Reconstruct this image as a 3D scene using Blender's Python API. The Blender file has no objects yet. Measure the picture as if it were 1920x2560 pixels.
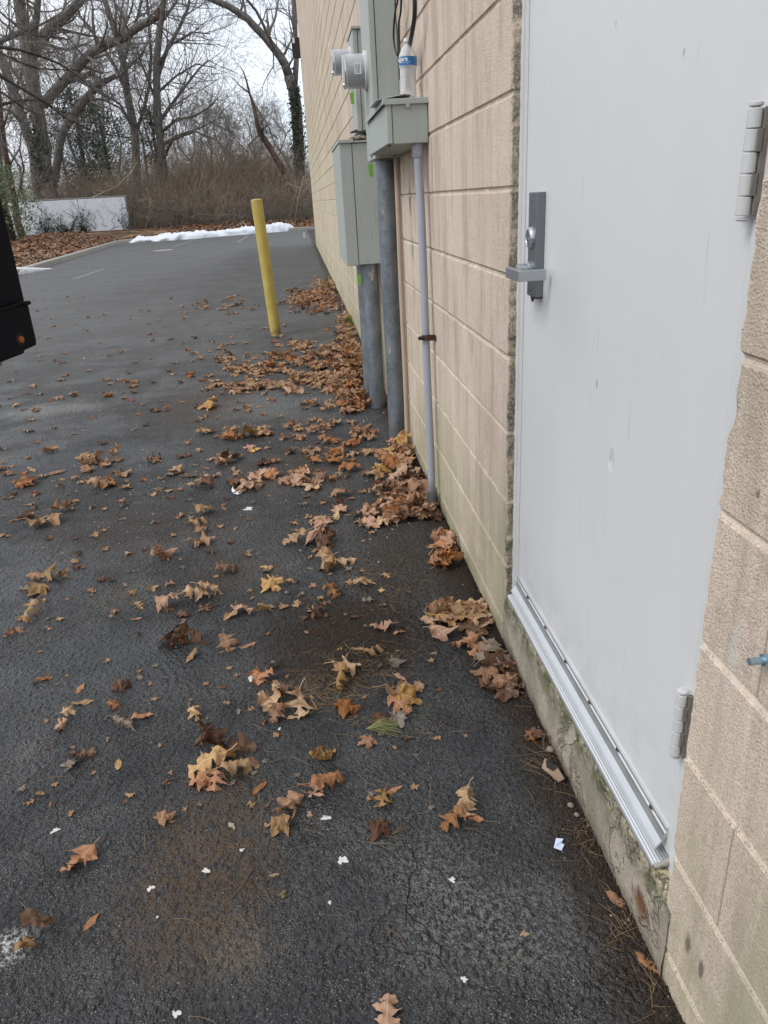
import bpy, math, random
import numpy as np
from mathutils import Vector, Matrix, noise as mnoise
R = math.radians
SC = bpy.context.scene
COL = SC.collection
random.seed(7)

# ------------------------------------------------------------------ camera
H = 1.335
def _setup():
    h = np.array([740-960., 506-1280.]); v = np.array([1210-960., 5670-1280.])
    f = math.sqrt(-(h @ v))
    Y = np.array([h[0], h[1], f]); Y /= np.linalg.norm(Y)
    D = np.array([v[0], v[1], f]); D /= np.linalg.norm(D)
    D -= Y*(D @ Y); D /= np.linalg.norm(D)
    return f, np.cross(D, Y), Y, -D
F, AX, AY, AZ = _setup()
cam = bpy.data.cameras.new('camera'); co = bpy.data.objects.new('camera', cam); COL.objects.link(co)
cam.sensor_fit = 'VERTICAL'; cam.sensor_height = 36; cam.lens = F/2560*36
cam.clip_start = 0.02; cam.clip_end = 1200
right = Vector((AX[0], AY[0], AZ[0])); up = -Vector((AX[1], AY[1], AZ[1])); fw = Vector((AX[2], AY[2], AZ[2]))
co.matrix_world = Matrix(((right.x, up.x, -fw.x, 0), (right.y, up.y, -fw.y, 0), (right.z, up.z, -fw.z, H), (0, 0, 0, 1)))
SC.camera = co
SC.render.resolution_x = 768; SC.render.resolution_y = 1024

# world positions measured from the survey of the photograph
def ray(px, py):
    r = np.array([px-960., py-1280., F]); return Vector((r @ AX, r @ AY, r @ AZ))
def onG(px, py, z=0.0):
    r = ray(px, py); return Vector((0, 0, H)) + r*((z-H)/r.z)
def onX(px, py, x):
    r = ray(px, py); return Vector((0, 0, H)) + r*(x/r.x)
def onY(px, py, y):
    r = ray(px, py); return Vector((0, 0, H)) + r*(y/r.y)

# ------------------------------------------------------------------ light
SUN_EL, SUN_AZ = 48, 250          # high, thinly veiled, from the open left side
W = bpy.data.worlds.new('World'); SC.world = W; W.use_nodes = True
nt = W.node_tree; nt.nodes.clear()
def wn(t, **k):
    n = nt.nodes.new(t)
    for a, b in k.items(): setattr(n, a, b)
    return n
sky = wn('ShaderNodeTexSky', sky_type='NISHITA', sun_disc=False)
sky.sun_elevation = R(SUN_EL); sky.sun_rotation = R(SUN_AZ)
tc = wn('ShaderNodeTexCoord'); mp = wn('ShaderNodeMapping'); mp.inputs['Scale'].default_value = (1, 1, 2.6)
nz = wn('ShaderNodeTexNoise'); nz.inputs['Scale'].default_value = 2.3; nz.inputs['Detail'].default_value = 5; nz.inputs['Roughness'].default_value = .52
nz.inputs['Distortion'].default_value = .4
cr = wn('ShaderNodeValToRGB')
cr.color_ramp.elements[0].position = .34; cr.color_ramp.elements[0].color = (5.6, 6.3, 7.3, 1)
cr.color_ramp.elements[1].position = .62; cr.color_ramp.elements[1].color = (9.8, 10.0, 10.3, 1)
mx = wn('ShaderNodeMixRGB'); mx.inputs[0].default_value = .88
bg = wn('ShaderNodeBackground'); bg.inputs[1].default_value = .10
wo = wn('ShaderNodeOutputWorld')
L = nt.links.new
L(tc.outputs['Generated'], mp.inputs[0]); L(mp.outputs[0], nz.inputs[0]); L(nz.outputs[0], cr.inputs[0])
L(sky.outputs[0], mx.inputs[1]); L(cr.outputs[0], mx.inputs[2]); L(mx.outputs[0], bg.inputs[0]); L(bg.outputs[0], wo.inputs[0])
sd = bpy.data.lights.new('sun', 'SUN'); sd.energy = 1.0; sd.angle = R(24); sd.color = (1, .97, .93)
so = bpy.data.objects.new('sun', sd); COL.objects.link(so)
az = R(SUN_AZ); el = R(SUN_EL)
sdir = Vector((math.sin(az)*math.cos(el), math.cos(az)*math.cos(el), math.sin(el)))
so.rotation_euler = sdir.to_track_quat('Z', 'Y').to_euler(); so.location = (-5, 2, 12)
SC.view_settings.view_transform = 'Standard'; SC.view_settings.look = 'None'
SC.view_settings.exposure = 0.62; SC.view_settings.gamma = 1.0

# ------------------------------------------------------------------ materials
class N:
    def __init__(s, name, rough=.6, metal=0.0, spec=.5):
        s.m = bpy.data.materials.new(name); s.m.use_nodes = True
        s.t = s.m.node_tree; s.t.nodes.clear()
        s.out = s.t.nodes.new('ShaderNodeOutputMaterial'); s.b = s.t.nodes.new('ShaderNodeBsdfPrincipled')
        s.t.links.new(s.b.outputs[0], s.out.inputs[0])
        s.b.inputs['Roughness'].default_value = rough; s.b.inputs['Metallic'].default_value = metal
        s.b.inputs['Specular IOR Level'].default_value = spec
        s._pos = None
    def n(s, t, **k):
        x = s.t.nodes.new(t)
        for a, b in k.items(): setattr(x, a, b)
        return x
    def put(s, sock, v):
        if isinstance(v, bpy.types.NodeSocket): s.t.links.new(v, sock)
        elif isinstance(v, (tuple, list)) and len(v) == 3 and sock.type == 'RGBA': sock.default_value = (*v, 1)
        else: sock.default_value = v
    def pos(s):
        if not s._pos: s._pos = s.n('ShaderNodeNewGeometry').outputs['Position']
        return s._pos
    def obj(s): return s.n('ShaderNodeTexCoord').outputs['Object']
    def map(s, v, sc=(1, 1, 1), loc=(0, 0, 0)):
        m = s.n('ShaderNodeMapping'); s.put(m.inputs[0], v); m.inputs['Scale'].default_value = sc; m.inputs['Location'].default_value = loc
        return m.outputs[0]
    def noise(s, v, scale, detail=4, rough=.55, dist=0):
        x = s.n('ShaderNodeTexNoise'); s.put(x.inputs['Vector'], v); x.inputs['Scale'].default_value = scale
        x.inputs['Detail'].default_value = detail; x.inputs['Roughness'].default_value = rough; x.inputs['Distortion'].default_value = dist
        return x.outputs[0]
    def voro(s, v, scale, feat='F1', out='Distance'):
        x = s.n('ShaderNodeTexVoronoi', feature=feat); s.put(x.inputs['Vector'], v); x.inputs['Scale'].default_value = scale
        return x.outputs[out]
    def math(s, op, a, b=0.0, c=None, clamp=False):
        x = s.n('ShaderNodeMath', operation=op, use_clamp=clamp); s.put(x.inputs[0], a); s.put(x.inputs[1], b)
        if c is not None: s.put(x.inputs[2], c)
        return x.outputs[0]
    def rng(s, v, a, b, c=0.0, d=1.0):
        x = s.n('ShaderNodeMapRange', interpolation_type='SMOOTHSTEP'); s.put(x.inputs[0], v)
        for i, q in enumerate((a, b, c, d)): s.put(x.inputs[i+1], q)
        return x.outputs[0]
    def mix(s, f, a, b, bl='MIX'):
        x = s.n('ShaderNodeMixRGB', blend_type=bl); s.put(x.inputs[0], f); s.put(x.inputs[1], a); s.put(x.inputs[2], b)
        return x.outputs[0]
    def sep(s, v):
        x = s.n('ShaderNodeSeparateXYZ'); s.put(x.inputs[0], v); return x.outputs
    def bump(s, h, strength=.5, dist=.01, prev=None):
        x = s.n('ShaderNodeBump'); x.inputs['Strength'].default_value = strength; x.inputs['Distance'].default_value = dist
        s.put(x.inputs['Height'], h)
        if prev is not None: s.put(x.inputs['Normal'], prev)
        return x.outputs[0]
    def blob(s, c, rad, nz=None, amp=.5, soft=.6):
        """mask round a spot on a surface, its edge broken up by noise"""
        v = s.n('ShaderNodeVectorMath', operation='SUBTRACT'); s.put(v.inputs[0], s.pos()); v.inputs[1].default_value = c
        w = s.n('ShaderNodeVectorMath', operation='DIVIDE'); s.put(w.inputs[0], v.outputs[0]); w.inputs[1].default_value = rad
        l = s.n('ShaderNodeVectorMath', operation='LENGTH'); s.put(l.inputs[0], w.outputs[0])
        d = l.outputs['Value']
        if nz is not None: d = s.math('ADD', d, s.math('MULTIPLY', s.math('SUBTRACT', nz, .5), amp*2))
        return s.rng(d, 1-soft, 1.0, 1, 0)
    def col(s, v): s.put(s.b.inputs['Base Color'], v); return s
    def rgh(s, v): s.put(s.b.inputs['Roughness'], v); return s
    def nrm(s, v): s.put(s.b.inputs['Normal'], v); return s

def simple(name, c, rough=.6, metal=0.0, var=.15, scale=30, bump=0.0, bd=.001):
    a = N(name, rough, metal); p = a.pos(); nz = a.noise(p, scale, 4)
    a.col(a.mix(nz, tuple(x*(1-var) for x in c), tuple(min(1, x*(1+var)) for x in c)))
    if bump: a.nrm(a.bump(nz, bump, bd))
    return a.m

WX = .536                      # face of the block wall
CZ = [1.338+.2115*k for k in range(-6, 34)]   # bed joints

def m_asphalt():
    a = N('asphalt', .7); p = a.pos(); x, y, z = a.sep(p)
    big = a.noise(p, .9, 5, .6); mid = a.noise(p, 6, 5, .65); fine = a.noise(p, 160, 3, .6); fine2 = a.noise(p, 45, 4, .7)
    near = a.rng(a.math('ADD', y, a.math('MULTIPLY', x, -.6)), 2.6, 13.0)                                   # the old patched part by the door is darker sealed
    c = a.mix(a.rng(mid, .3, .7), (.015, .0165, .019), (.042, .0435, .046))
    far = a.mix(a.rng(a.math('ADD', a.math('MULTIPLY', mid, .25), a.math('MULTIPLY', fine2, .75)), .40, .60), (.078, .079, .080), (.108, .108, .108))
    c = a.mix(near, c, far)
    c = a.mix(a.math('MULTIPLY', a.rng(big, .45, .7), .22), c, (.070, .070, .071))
    # darker strip along the building, further on
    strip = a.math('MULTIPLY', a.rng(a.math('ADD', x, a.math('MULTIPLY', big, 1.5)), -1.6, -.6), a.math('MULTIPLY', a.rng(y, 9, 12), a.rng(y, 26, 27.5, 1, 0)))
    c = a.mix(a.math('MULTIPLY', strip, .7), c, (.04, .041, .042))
    for (px_, py_, rx_, ry_) in ((540, 565, 1.6, 6.0), (420, 600, 2.0, 4.0), (300, 640, 1.8, 3.0)):
        g = onG(px_*1.1573, py_*1.1573); c = a.mix(a.math('MULTIPLY', a.blob((g.x, g.y, 0), (rx_, ry_, 1), big, .5, .9), .45), c, (.045, .046, .048))
    # aggregate
    ag = a.n('ShaderNodeTexVoronoi'); a.put(ag.inputs['Vector'], p); ag.inputs['Scale'].default_value = 130
    agc = a.sep(ag.outputs['Color'])[0]
    c = a.mix(a.math('MULTIPLY', a.rng(agc, .0, .45, 1, 0), .5), c, (.010, .011, .013))
    c = a.mix(a.math('MULTIPLY', a.rng(fine, .52, .72), .5), c, (.115, .113, .110))
    c = a.mix(a.math('MULTIPLY', a.rng(fine2, .52, .66), .35), c, (.008, .009, .011))
    cl_ = a.noise(p, 5, 4, .7); fs = a.noise(p, 330, 2, .5)
    c = a.mix(a.math('MULTIPLY', a.rng(a.math('ADD', fs, a.math('MULTIPLY', cl_, .30)), .765, .83), .75), c, (.34, .33, .31))
    sp = a.n('ShaderNodeTexVoronoi'); a.put(sp.inputs['Vector'], p); sp.inputs['Scale'].default_value = 120
    spm = a.math('MULTIPLY', a.rng(a.sep(sp.outputs['Color'])[1], .93, .99), a.rng(sp.outputs['Distance'], .08, .26, 1, 0))
    c = a.mix(a.math('MULTIPLY', spm, .7), c, (.40, .38, .35))
    # chalky worn spots
    wr = a.math('MULTIPLY', a.rng(a.noise(p, 3.2, 5, .7, .5), .52, .70), a.rng(a.noise(p, 70, 5, .8), .52, .6))
    c = a.mix(a.math('MULTIPLY', wr, .55), c, (.20, .195, .18))
    # dirt stains, and bluish damp sheen put into the colour: measured spots
    sn = a.noise(p, 9, 5, .65); sn2 = a.noise(p, 35, 5, .75); sn3 = a.noise(p, 80, 5, .8)
    def stain(c, px, py, rx, ry, colr, amt, brk=True):
        g = onG(px*1.1573, py*1.1573)
        m = a.blob((g.x, g.y, 0), (rx, ry, 1), sn, .35, .75)
        if brk == 2: m = a.math('MULTIPLY', m, a.rng(sn3, .46, .57))
        elif brk: m = a.math('MULTIPLY', m, a.rng(sn2, .34, .6))
        return a.mix(a.math('MULTIPLY', m, amt), c, colr)
    c = stain(c, 440, 1920, .24, .30, (.085, .052, .028), .85)
    c = stain(c, 470, 1760, .22, .2, (.08, .055, .033), .6)
    c = stain(c, 770, 1370, .46, .42, (.019, .0125, .0085), 1.0, False)
    c = stain(c, 690, 1400, .3, .3, (.022, .014, .009), .9, False)
    c = stain(c, 900, 1210, .34, .5, (.040, .030, .021), .85, False)
    c = stain(c, 690, 1490, .2, .12, (.12, .09, .05), .6)
    c = stain(c, 500, 1240, .3, .3, (.055, .038, .025), .7)
    c = stain(c, 290, 1150, .7, .5, (.05, .036, .027), .8)
    c = stain(c, 480, 870, .8, 1.0, (.075, .052, .036), .8)
    c = stain(c, 660, 1010, .5, .6, (.06, .047, .034), .8)
    c = stain(c, 650, 715, .9, 1.2, (.055, .05, .043), .6)
    c = stain(c, 590, 872, .45, .6, (.15, .165, .17), .6)  # bluish rows from here: sky reflection on damp asphalt, painted as pale colour
    c = stain(c, 720, 860, .3, .3, (.14, .155, .16), .5)
    c = stain(c, 120, 1000, .8, .5, (.075, .082, .09), .6, False)
    c = stain(c, 60, 1250, .5, .5, (.06, .065, .072), .5, False)
    c = stain(c, 300, 1420, .5, .3, (.055, .06, .066), .5, False)
    c = stain(c, 250, 1290, .16, .16, (.1, .08, .055), .5)
    c = stain(c, 520, 2060, .1, .1, (.15, .12, .09), .5)
    c = stain(c, 15, 2050, .07, .06, (.55, .55, .54), .9, 2)
    c = stain(c, 1000, 2010, .2, .17, (.26, .25, .235), .38, 2)
    c = stain(c, 1180, 2000, .2, .16, (.22, .21, .19), .38, 2)
    c = stain(c, 950, 1860, .2, .16, (.22, .21, .19), .3, 2)
    c = stain(c, 120, 885, .5, .28, (.45, .45, .44), .6, 2)
    c = stain(c, 1010, 1300, .1, .5, (.028, .019, .013), .9, False)
    # soil washed against the foot of the wall
    edge = a.rng(a.math('ADD', x, a.math('MULTIPLY', sn, .14)), WX-.09, WX+.01)
    c = a.mix(a.math('MULTIPLY', edge, .92), c, (.024, .016, .010))
    # cracks
    ck = a.n('ShaderNodeTexVoronoi', feature='DISTANCE_TO_EDGE'); 
    dv = a.n('ShaderNodeVectorMath', operation='ADD'); a.put(dv.inputs[0], p); 
    nv = a.n('ShaderNodeTexNoise'); a.put(nv.inputs['Vector'], p); nv.inputs['Scale'].default_value = 4; nv.inputs['Detail'].default_value = 4
    sv = a.n('ShaderNodeVectorMath', operation='SCALE'); a.put(sv.inputs[0], nv.outputs['Color']); sv.inputs['Scale'].default_value = .35
    a.put(dv.inputs[1], sv.outputs[0]); a.put(ck.inputs['Vector'], dv.outputs[0]); ck.inputs['Scale'].default_value = 2.6
    crk = a.math('MULTIPLY', a.rng(ck.outputs['Distance'], .0, .014, 1, 0), a.math('MULTIPLY', a.rng(a.noise(p, .8, 3), .42, .55), a.rng(y, 9, 14, 1, 0)))
    c = a.mix(a.math('MULTIPLY', crk, .28), c, (.008, .008, .008))
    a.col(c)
    wet = a.math('MULTIPLY', a.rng(a.noise(p, 1.3, 5, .65), .44, .60), a.rng(y, 5, 11, 1, .25))
    a.rgh(a.mix(wet, (.80,)*3, (.42,)*3))
    # relief: stones standing proud, pits, flakes
    h = a.math('MULTIPLY', a.rng(ag.outputs['Distance'], .0, .55, 1, 0), .55)
    v2 = a.voro(p, 55); h = a.math('ADD', h, a.math('MULTIPLY', a.rng(v2, 0, .6, 1, 0), .9))
    h = a.math('ADD', h, a.math('MULTIPLY', fine2, 2.0)); h = a.math('ADD', h, a.math('MULTIPLY', fine, .5))
    h = a.math('ADD', h, a.math('MULTIPLY', mid, a.rng(y, 2, 6, 2.2, 0)))
    h = a.math('MULTIPLY', h, a.rng(y, 3, 14, 1, .30))
    h = a.math('SUBTRACT', h, a.math('MULTIPLY', crk, .7))
    a.nrm(a.bump(h, 1.0, .0078))
    return a.m

def m_block():
    a = N('painted_block', .85, spec=.25); p = a.pos(); x, y, z = a.sep(p)
    g = a.noise(p, 220, 3, .6); g2 = a.noise(p, 70, 4, .7); big = a.noise(p, 2.5, 4, .6)
    c = a.mix(a.rng(big, .3, .7), (.655, .53, .43), (.735, .615, .51))
    c = a.mix(a.math('MULTIPLY', a.rng(g2, .35, .7), .40), c, (.53, .42, .31))
    gm = a.noise(p, 300, 2, .5); c = a.mix(a.math('MULTIPLY', a.rng(gm, .52, .68), .72), c, (.30, .235, .175)); c = a.mix(a.math('MULTIPLY', a.rng(gm, .48, .34), .45), c, (.86, .75, .62))
    # tiny open pores
    vp = a.n('ShaderNodeTexVoronoi'); a.put(vp.inputs['Vector'], p); vp.inputs['Scale'].default_value = 150
    pore = a.math('MULTIPLY', a.rng(vp.outputs['Distance'], .18, .34, 1, 0), a.rng(a.sep(vp.outputs['Color'])[0], .7, .72))
    c = a.mix(a.math('MULTIPLY', pore, .6), c, (.16, .12, .09))
    # vertical dirty runs
    st = a.noise(a.map(p, (1, 7, .9)), 1.5, 6, .72, .3)
    c = a.mix(a.math('MULTIPLY', a.rng(st, .45, .66), .68), c, (.375, .315, .24))
    g5 = a.math('MULTIPLY', a.rng(a.noise(a.map(p, (1, 3.5, 1.6), (9, 1, 4)), 1.4, 6, .75, .4), .52, .68), a.rng(g2, .3, .6)); c = a.mix(a.math('MULTIPLY', g5, .5), c, (.33, .29, .22))
    st2 = a.noise(a.map(p, (1, 30, 2.6)), 1.0, 5, .7)
    c = a.mix(a.math('MULTIPLY', a.math('MULTIPLY', a.rng(st2, .55, .72), a.rng(big, .4, .6)), .45), c, (.30, .24, .16))
    st3 = a.noise(a.map(p, (1, 12, .8), (3, 7, 1)), 1.7, 4, .6)
    c = a.mix(a.math('MULTIPLY', a.rng(st3, .52, .7), .25), c, (.82, .71, .57))
    # green algae: along the foot everywhere, and climbing towards the far end
    al = a.noise(a.map(p, (1, 2.6, .35)), 1.0, 5, .7)
    reach = a.math('MULTIPLY', a.rng(y, 4, 14), 3.4)
    lowm = a.rng(a.math('SUBTRACT', z, reach), .05, .85, 1, 0)
    am = a.math('MULTIPLY', lowm, a.rng(al, .40, .62))
    c = a.mix(a.math('MULTIPLY', am, .60), c, (.36, .34, .18))
    yel = a.math('MULTIPLY', a.rng(y, 5, 14), a.rng(z, 5, 1)); c = a.mix(a.math('MULTIPLY', yel, .28), c, (.60, .55, .36))
    foot = a.math('MULTIPLY', a.rng(z, .0, .5, 1, 0), a.rng(a.noise(p, 5, 5, .7), .40, .6))
    c = a.mix(a.math('MULTIPLY', foot, .6), c, (.27, .26, .15))
    mid_ = a.math('MULTIPLY', a.rng(z, 1.0, .25), a.rng(a.noise(a.map(p, (1, 5, .7), (2, 2, 2)), 1.3, 5, .65), .48, .62)); c = a.mix(a.math('MULTIPLY', mid_, .5), c, (.34, .33, .21))
    # black mould on the broken corner by the door, dark runs under the boxes
    md = a.noise(p, 26, 5, .75)
    corner = a.math('MULTIPLY', a.math('MULTIPLY', a.rng(y, 1.955, 1.97), a.rng(a.math('ADD', y, a.math('MULTIPLY', a.noise(p, 11, 4, .7), .04)), 2.005, 2.020, 1, 0)), a.rng(a.noise(a.map(p, (1, 1, 1)), 9, 5, .7), .44, .56))
    corner = a.math('MULTIPLY', corner, a.rng(md, .4, .58))
    c = a.mix(a.math('MULTIPLY', corner, .85), c, (.045, .040, .032))
    rv = a.math('MULTIPLY', a.math('MULTIPLY', a.rng(x, WX+.002, WX+.006), a.rng(a.noise(a.map(p, (1, 1, .5)), 9, 4, .7), .38, .5)), a.rng(y, 1.9, 1.95))
    c = a.mix(a.math('MULTIPLY', rv, .85), c, a.mix(a.rng(a.noise(p, 90, 4, .8), .42, .6), (.07, .06, .045), (.34, .29, .21)))
    for (px, py, ry, rz, amt) in ((1025, 500, .05, .10, .95), (1032, 625, .05, .08, .8), (1080, 420, .02, .16, .5), (1035, 720, .04, .06, .4), (1050, 210, .05, .05, .6),
                                  (1068, 205, .03, .06, .5), (1180, 860, .05, .08, .3)):
        q = onX(px, py, WX)
        m = a.blob((WX, q.y, q.z), (1, ry, rz), a.noise(a.map(p, (1, 3, 1)), 14, 4, .7), .5, .9)
        c = a.mix(a.math('MULTIPLY', m, amt), c, (.10, .105, .06))
    q = onX(1085, 440, WX); m = a.blob((WX, q.y, q.z), (1, .012, .05), md, .4, .5)
    c = a.mix(a.math('MULTIPLY', m, .8), c, (.68, .66, .62))
    q = onX(1830, 1650, WX); m = a.blob((WX, q.y, q.z), (1, .02, .12), md, .5, .8)
    c = a.mix(a.math('MULTIPLY', m, .4), c, (.66, .63, .58))
    for (px, py, ry, rz) in ((1720, 2360, .012, .03), (1752, 2425, .010, .025), (1895, 1235, .006, .008)):
        q = onX(px, py, WX); m = a.blob((WX, q.y, q.z), (1, ry, rz), md, .5, .6)
        c = a.mix(a.math('MULTIPLY', m, .7), c, (.06, .058, .045))
    # head joints: hairlines, staggered course by course
    k = a.math('DIVIDE', a.math('SUBTRACT', z, 1.338), .2115)
    odd = a.math('MODULO', a.math('ADD', a.math('FLOOR', k), 100), 2)
    u = a.math('ADD', a.math('DIVIDE', a.math('SUBTRACT', y, 2.18), .411), a.math('MULTIPLY', odd, .5))
    fr = a.math('ABSOLUTE', a.math('SUBTRACT', a.math('FRACT', a.math('ADD', u, 100)), .5))
    hj = a.rng(fr, .4935, .4985)
    wn_ = a.n('ShaderNodeTexWhiteNoise', noise_dimensions='2D'); cx_ = a.n('ShaderNodeCombineXYZ'); a.put(cx_.inputs[0], a.math('FLOOR', a.math('ADD', u, 100.5))); a.put(cx_.inputs[1], a.math('FLOOR', k)); a.put(wn_.inputs['Vector'], cx_.outputs[0])
    c = a.mix(a.math('MULTIPLY', a.math('ABSOLUTE', a.math('SUBTRACT', wn_.outputs['Value'], .5)), .34), c, a.mix(a.math('GREATER_THAN', wn_.outputs['Value'], .5), (.44, .36, .27), (.80, .68, .55)))
    c = a.mix(a.math('MULTIPLY', hj, .35), c, (.25, .19, .14))
    # bed joints carry paler smooth paint
    kf = a.math('ABSOLUTE', a.math('SUBTRACT', a.math('FRACT', a.math('ADD', k, 100.5)), .5))
    bj = a.rng(kf, .018, .034, 1, 0)
    c = a.mix(a.math('MULTIPLY', bj, .30), c, (.78, .68, .56))
    a.col(c)
    h = a.math('ADD', a.math('MULTIPLY', g, .9), a.math('MULTIPLY', g2, 1.2)); h = a.math('SUBTRACT', h, a.math('MULTIPLY', pore, .9))
    h = a.math('MULTIPLY', h, a.math('SUBTRACT', 1, a.math('MULTIPLY', bj, .8)))
    h = a.math('SUBTRACT', h, a.math('MULTIPLY', hj, 1.2))
    h = a.math('ADD', h, a.math('MULTIPLY', gm, .9)); a.nrm(a.bump(h, .75, .0035))
    return a.m

def m_concrete():
    a = N('old_concrete', .9, spec=.2); p = a.pos(); x, y, z = a.sep(p)
    n1 = a.noise(p, 7, 5, .65, .6); n2 = a.noise(p, 60, 5, .75); n3 = a.noise(p, 7, 4, .65, .8)
    c = a.mix(a.rng(n1, .3, .7), (.31, .27, .21), (.53, .465, .37))
    c = a.mix(a.math('MULTIPLY', a.rng(n2, .4, .7), .35), c, (.17, .14, .10))
    ridge = a.math('ADD', a.math('ABSOLUTE', a.math('SUBTRACT', n3, .5)), a.math('MULTIPLY', a.rng(a.noise(p, 3, 3), .42, .56, 1, 0), .2))
    c = a.mix(a.math('MULTIPLY', a.rng(ridge, .0, .030, 1, 0), .5), c, (.09, .075, .055))
    top = a.math('MULTIPLY', a.rng(z, .145, .18), a.rng(n2, .38, .5))
    c = a.mix(a.math('MULTIPLY', top, .8), c, (.62, .56, .33))
    gr = a.math('MULTIPLY', a.rng(z, .08, .15), a.rng(a.noise(p, 13, 5, .75), .45, .56))
    c = a.mix(a.math('MULTIPLY', gr, .75), c, (.115, .125, .06))
    q = onX(1605, 2260, WX); m = a.blob((WX, q.y, q.z), (1, .05, .04), n1, .4, .8)
    c = a.mix(a.math('MULTIPLY', m, .85), c, (.17, .06, .02))
    low = a.rng(z, .0, .05, 1, 0)
    c = a.mix(a.math('MULTIPLY', low, .6), c, (.08, .06, .04))
    a.col(c)
    h = a.math('ADD', a.math('MULTIPLY', n2, 1.0), a.math('MULTIPLY', a.noise(p, 180, 3), .6))
    h = a.math('ADD', h, a.math('MULTIPLY', a.rng(ridge, 0, .04), .8))
    h = a.math('ADD', h, a.math('MULTIPLY', top, 1.5))
    a.nrm(a.bump(h, 1.0, .007))
    return a.m

def m_door():
    a = N('door_paint', .42, spec=.45); p = a.pos(); x, y, z = a.sep(p)
    n1 = a.noise(p, 1.8, 3); st = a.noise(a.map(p, (1, 16, .7)), 1.0, 4, .6)
    c = a.mix(n1, (.625, .63, .635), (.68, .682, .685))
    c = a.mix(a.math('MULTIPLY', a.rng(st, .5, .75), .14), c, (.72, .735, .735))
    sp = a.n('ShaderNodeTexVoronoi'); a.put(sp.inputs['Vector'], a.map(p, (1, 1, .6))); sp.inputs['Scale'].default_value = 34
    m = a.math('MULTIPLY', a.rng(a.sep(sp.outputs['Color'])[0], .93, .96), a.rng(sp.outputs['Distance'], .05, .1, 1, 0))
    c = a.mix(a.math('MULTIPLY', m, .6), c, (.13, .12, .115))
    sc = a.noise(a.map(p, (1, 90, 4)), 1, 3, .6)
    c = a.mix(a.math('MULTIPLY', a.math('MULTIPLY', a.rng(sc, .62, .72), a.rng(a.noise(p, 7, 4), .5, .62)), .5), c, (.40, .40, .39))
    gr_ = a.blob((DX, 1.60, 1.10), (1, .16, .30), n1, .4, .95); c = a.mix(a.math('MULTIPLY', gr_, .16), c, (.40, .40, .38))
    lo_ = a.math('MULTIPLY', a.rng(z, .26, .5, 1, 0), a.rng(a.noise(p, 12, 5, .7), .42, .62)); c = a.mix(a.math('MULTIPLY', lo_, .22), c, (.40, .37, .32))
    for (px, py, ry, rz, amt) in ((1492, 960, .004, .011, .8), (1525, 1145, .006, .012, .3), (1710, 130, .003, .008, .6), (1540, 60, .003, .01, .4)):
        q = onX(px, py, DX); m = a.blob((DX, q.y, q.z), (1, ry, rz), None, 0, .5)
        c = a.mix(a.math('MULTIPLY', m, amt), c, (.16, .15, .15))
    a.col(c)
    op = a.noise(p, 260, 2, .6); h = a.math('MULTIPLY', op, .22)
    h = a.math('ADD', h, a.math('MULTIPLY', a.noise(a.map(p, (1, 5, .5)), 1.0, 2), 5.0))
    q = onX(1528, 1150, DX); dent = a.blob((DX, q.y, q.z), (1, .018, .03), None, 0, .95)
    h = a.math('SUBTRACT', h, a.math('MULTIPLY', dent, 2.6))
    a.nrm(a.bump(h, .5, .0022)); a.rgh(a.mix(n1, (.38,)*3, (.5,)*3))
    return a.m
DX = .566                      # door face, set back in the opening

def m_box():
    a = N('grey_green_paint', .5, spec=.4); p = a.pos()
    n1 = a.noise(p, 3, 4); st = a.noise(a.map(p, (40, 40, 1.6)), 1, 4, .6)
    c = a.mix(n1, (.345, .375, .350), (.395, .425, .398))
    c = a.mix(a.math('MULTIPLY', a.rng(st, .5, .75), .35), c, (.47, .505, .495))
    c = a.mix(a.math('MULTIPLY', a.rng(a.noise(a.map(p, (25, 25, 2), (4, 4, 4)), 1, 4, .7), .6, .75), .35), c, (.19, .205, .19))
    c = a.mix(a.math('MULTIPLY', a.rng(a.noise(a.map(p, (12, 12, 3)), 3, 5, .8), .60, .70), .5), c, (.16, .15, .12)); c = a.mix(a.math('MULTIPLY', a.rng(a.noise(p, 60, 3, .7), .70, .74), .6), c, (.14, .09, .055))
    a.col(c); a.nrm(a.bump(a.noise(p, 90, 2), .12, .001)); return a.m

def m_galv():
    a = N('galvanised_pipe', .5, .55); p = a.pos()
    v = a.n('ShaderNodeTexVoronoi'); a.put(v.inputs['Vector'], p); v.inputs['Scale'].default_value = 90
    n1 = a.noise(a.map(p, (1, 1, .5)), 14, 5, .7)
    c = a.mix(a.rng(n1, .3, .7), (.115, .135, .155), (.225, .255, .28))
    c = a.mix(a.math('MULTIPLY', a.sep(v.outputs['Color'])[0], .3), c, (.33, .36, .38))
    c = a.mix(a.math('MULTIPLY', a.rng(a.noise(a.map(p, (1, 1, .25)), 17, 3), .69, .71), .85), c, (.50, .43, .34))
    x, y, z = a.sep(p); c = a.mix(a.math('MULTIPLY', a.rng(z, .02, .18, 1, 0), .35), c, (.16, .145, .12))
    a.col(c); a.rgh(a.mix(n1, (.42,)*3, (.65,)*3)); a.nrm(a.bump(n1, .2, .002)); return a.m

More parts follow.
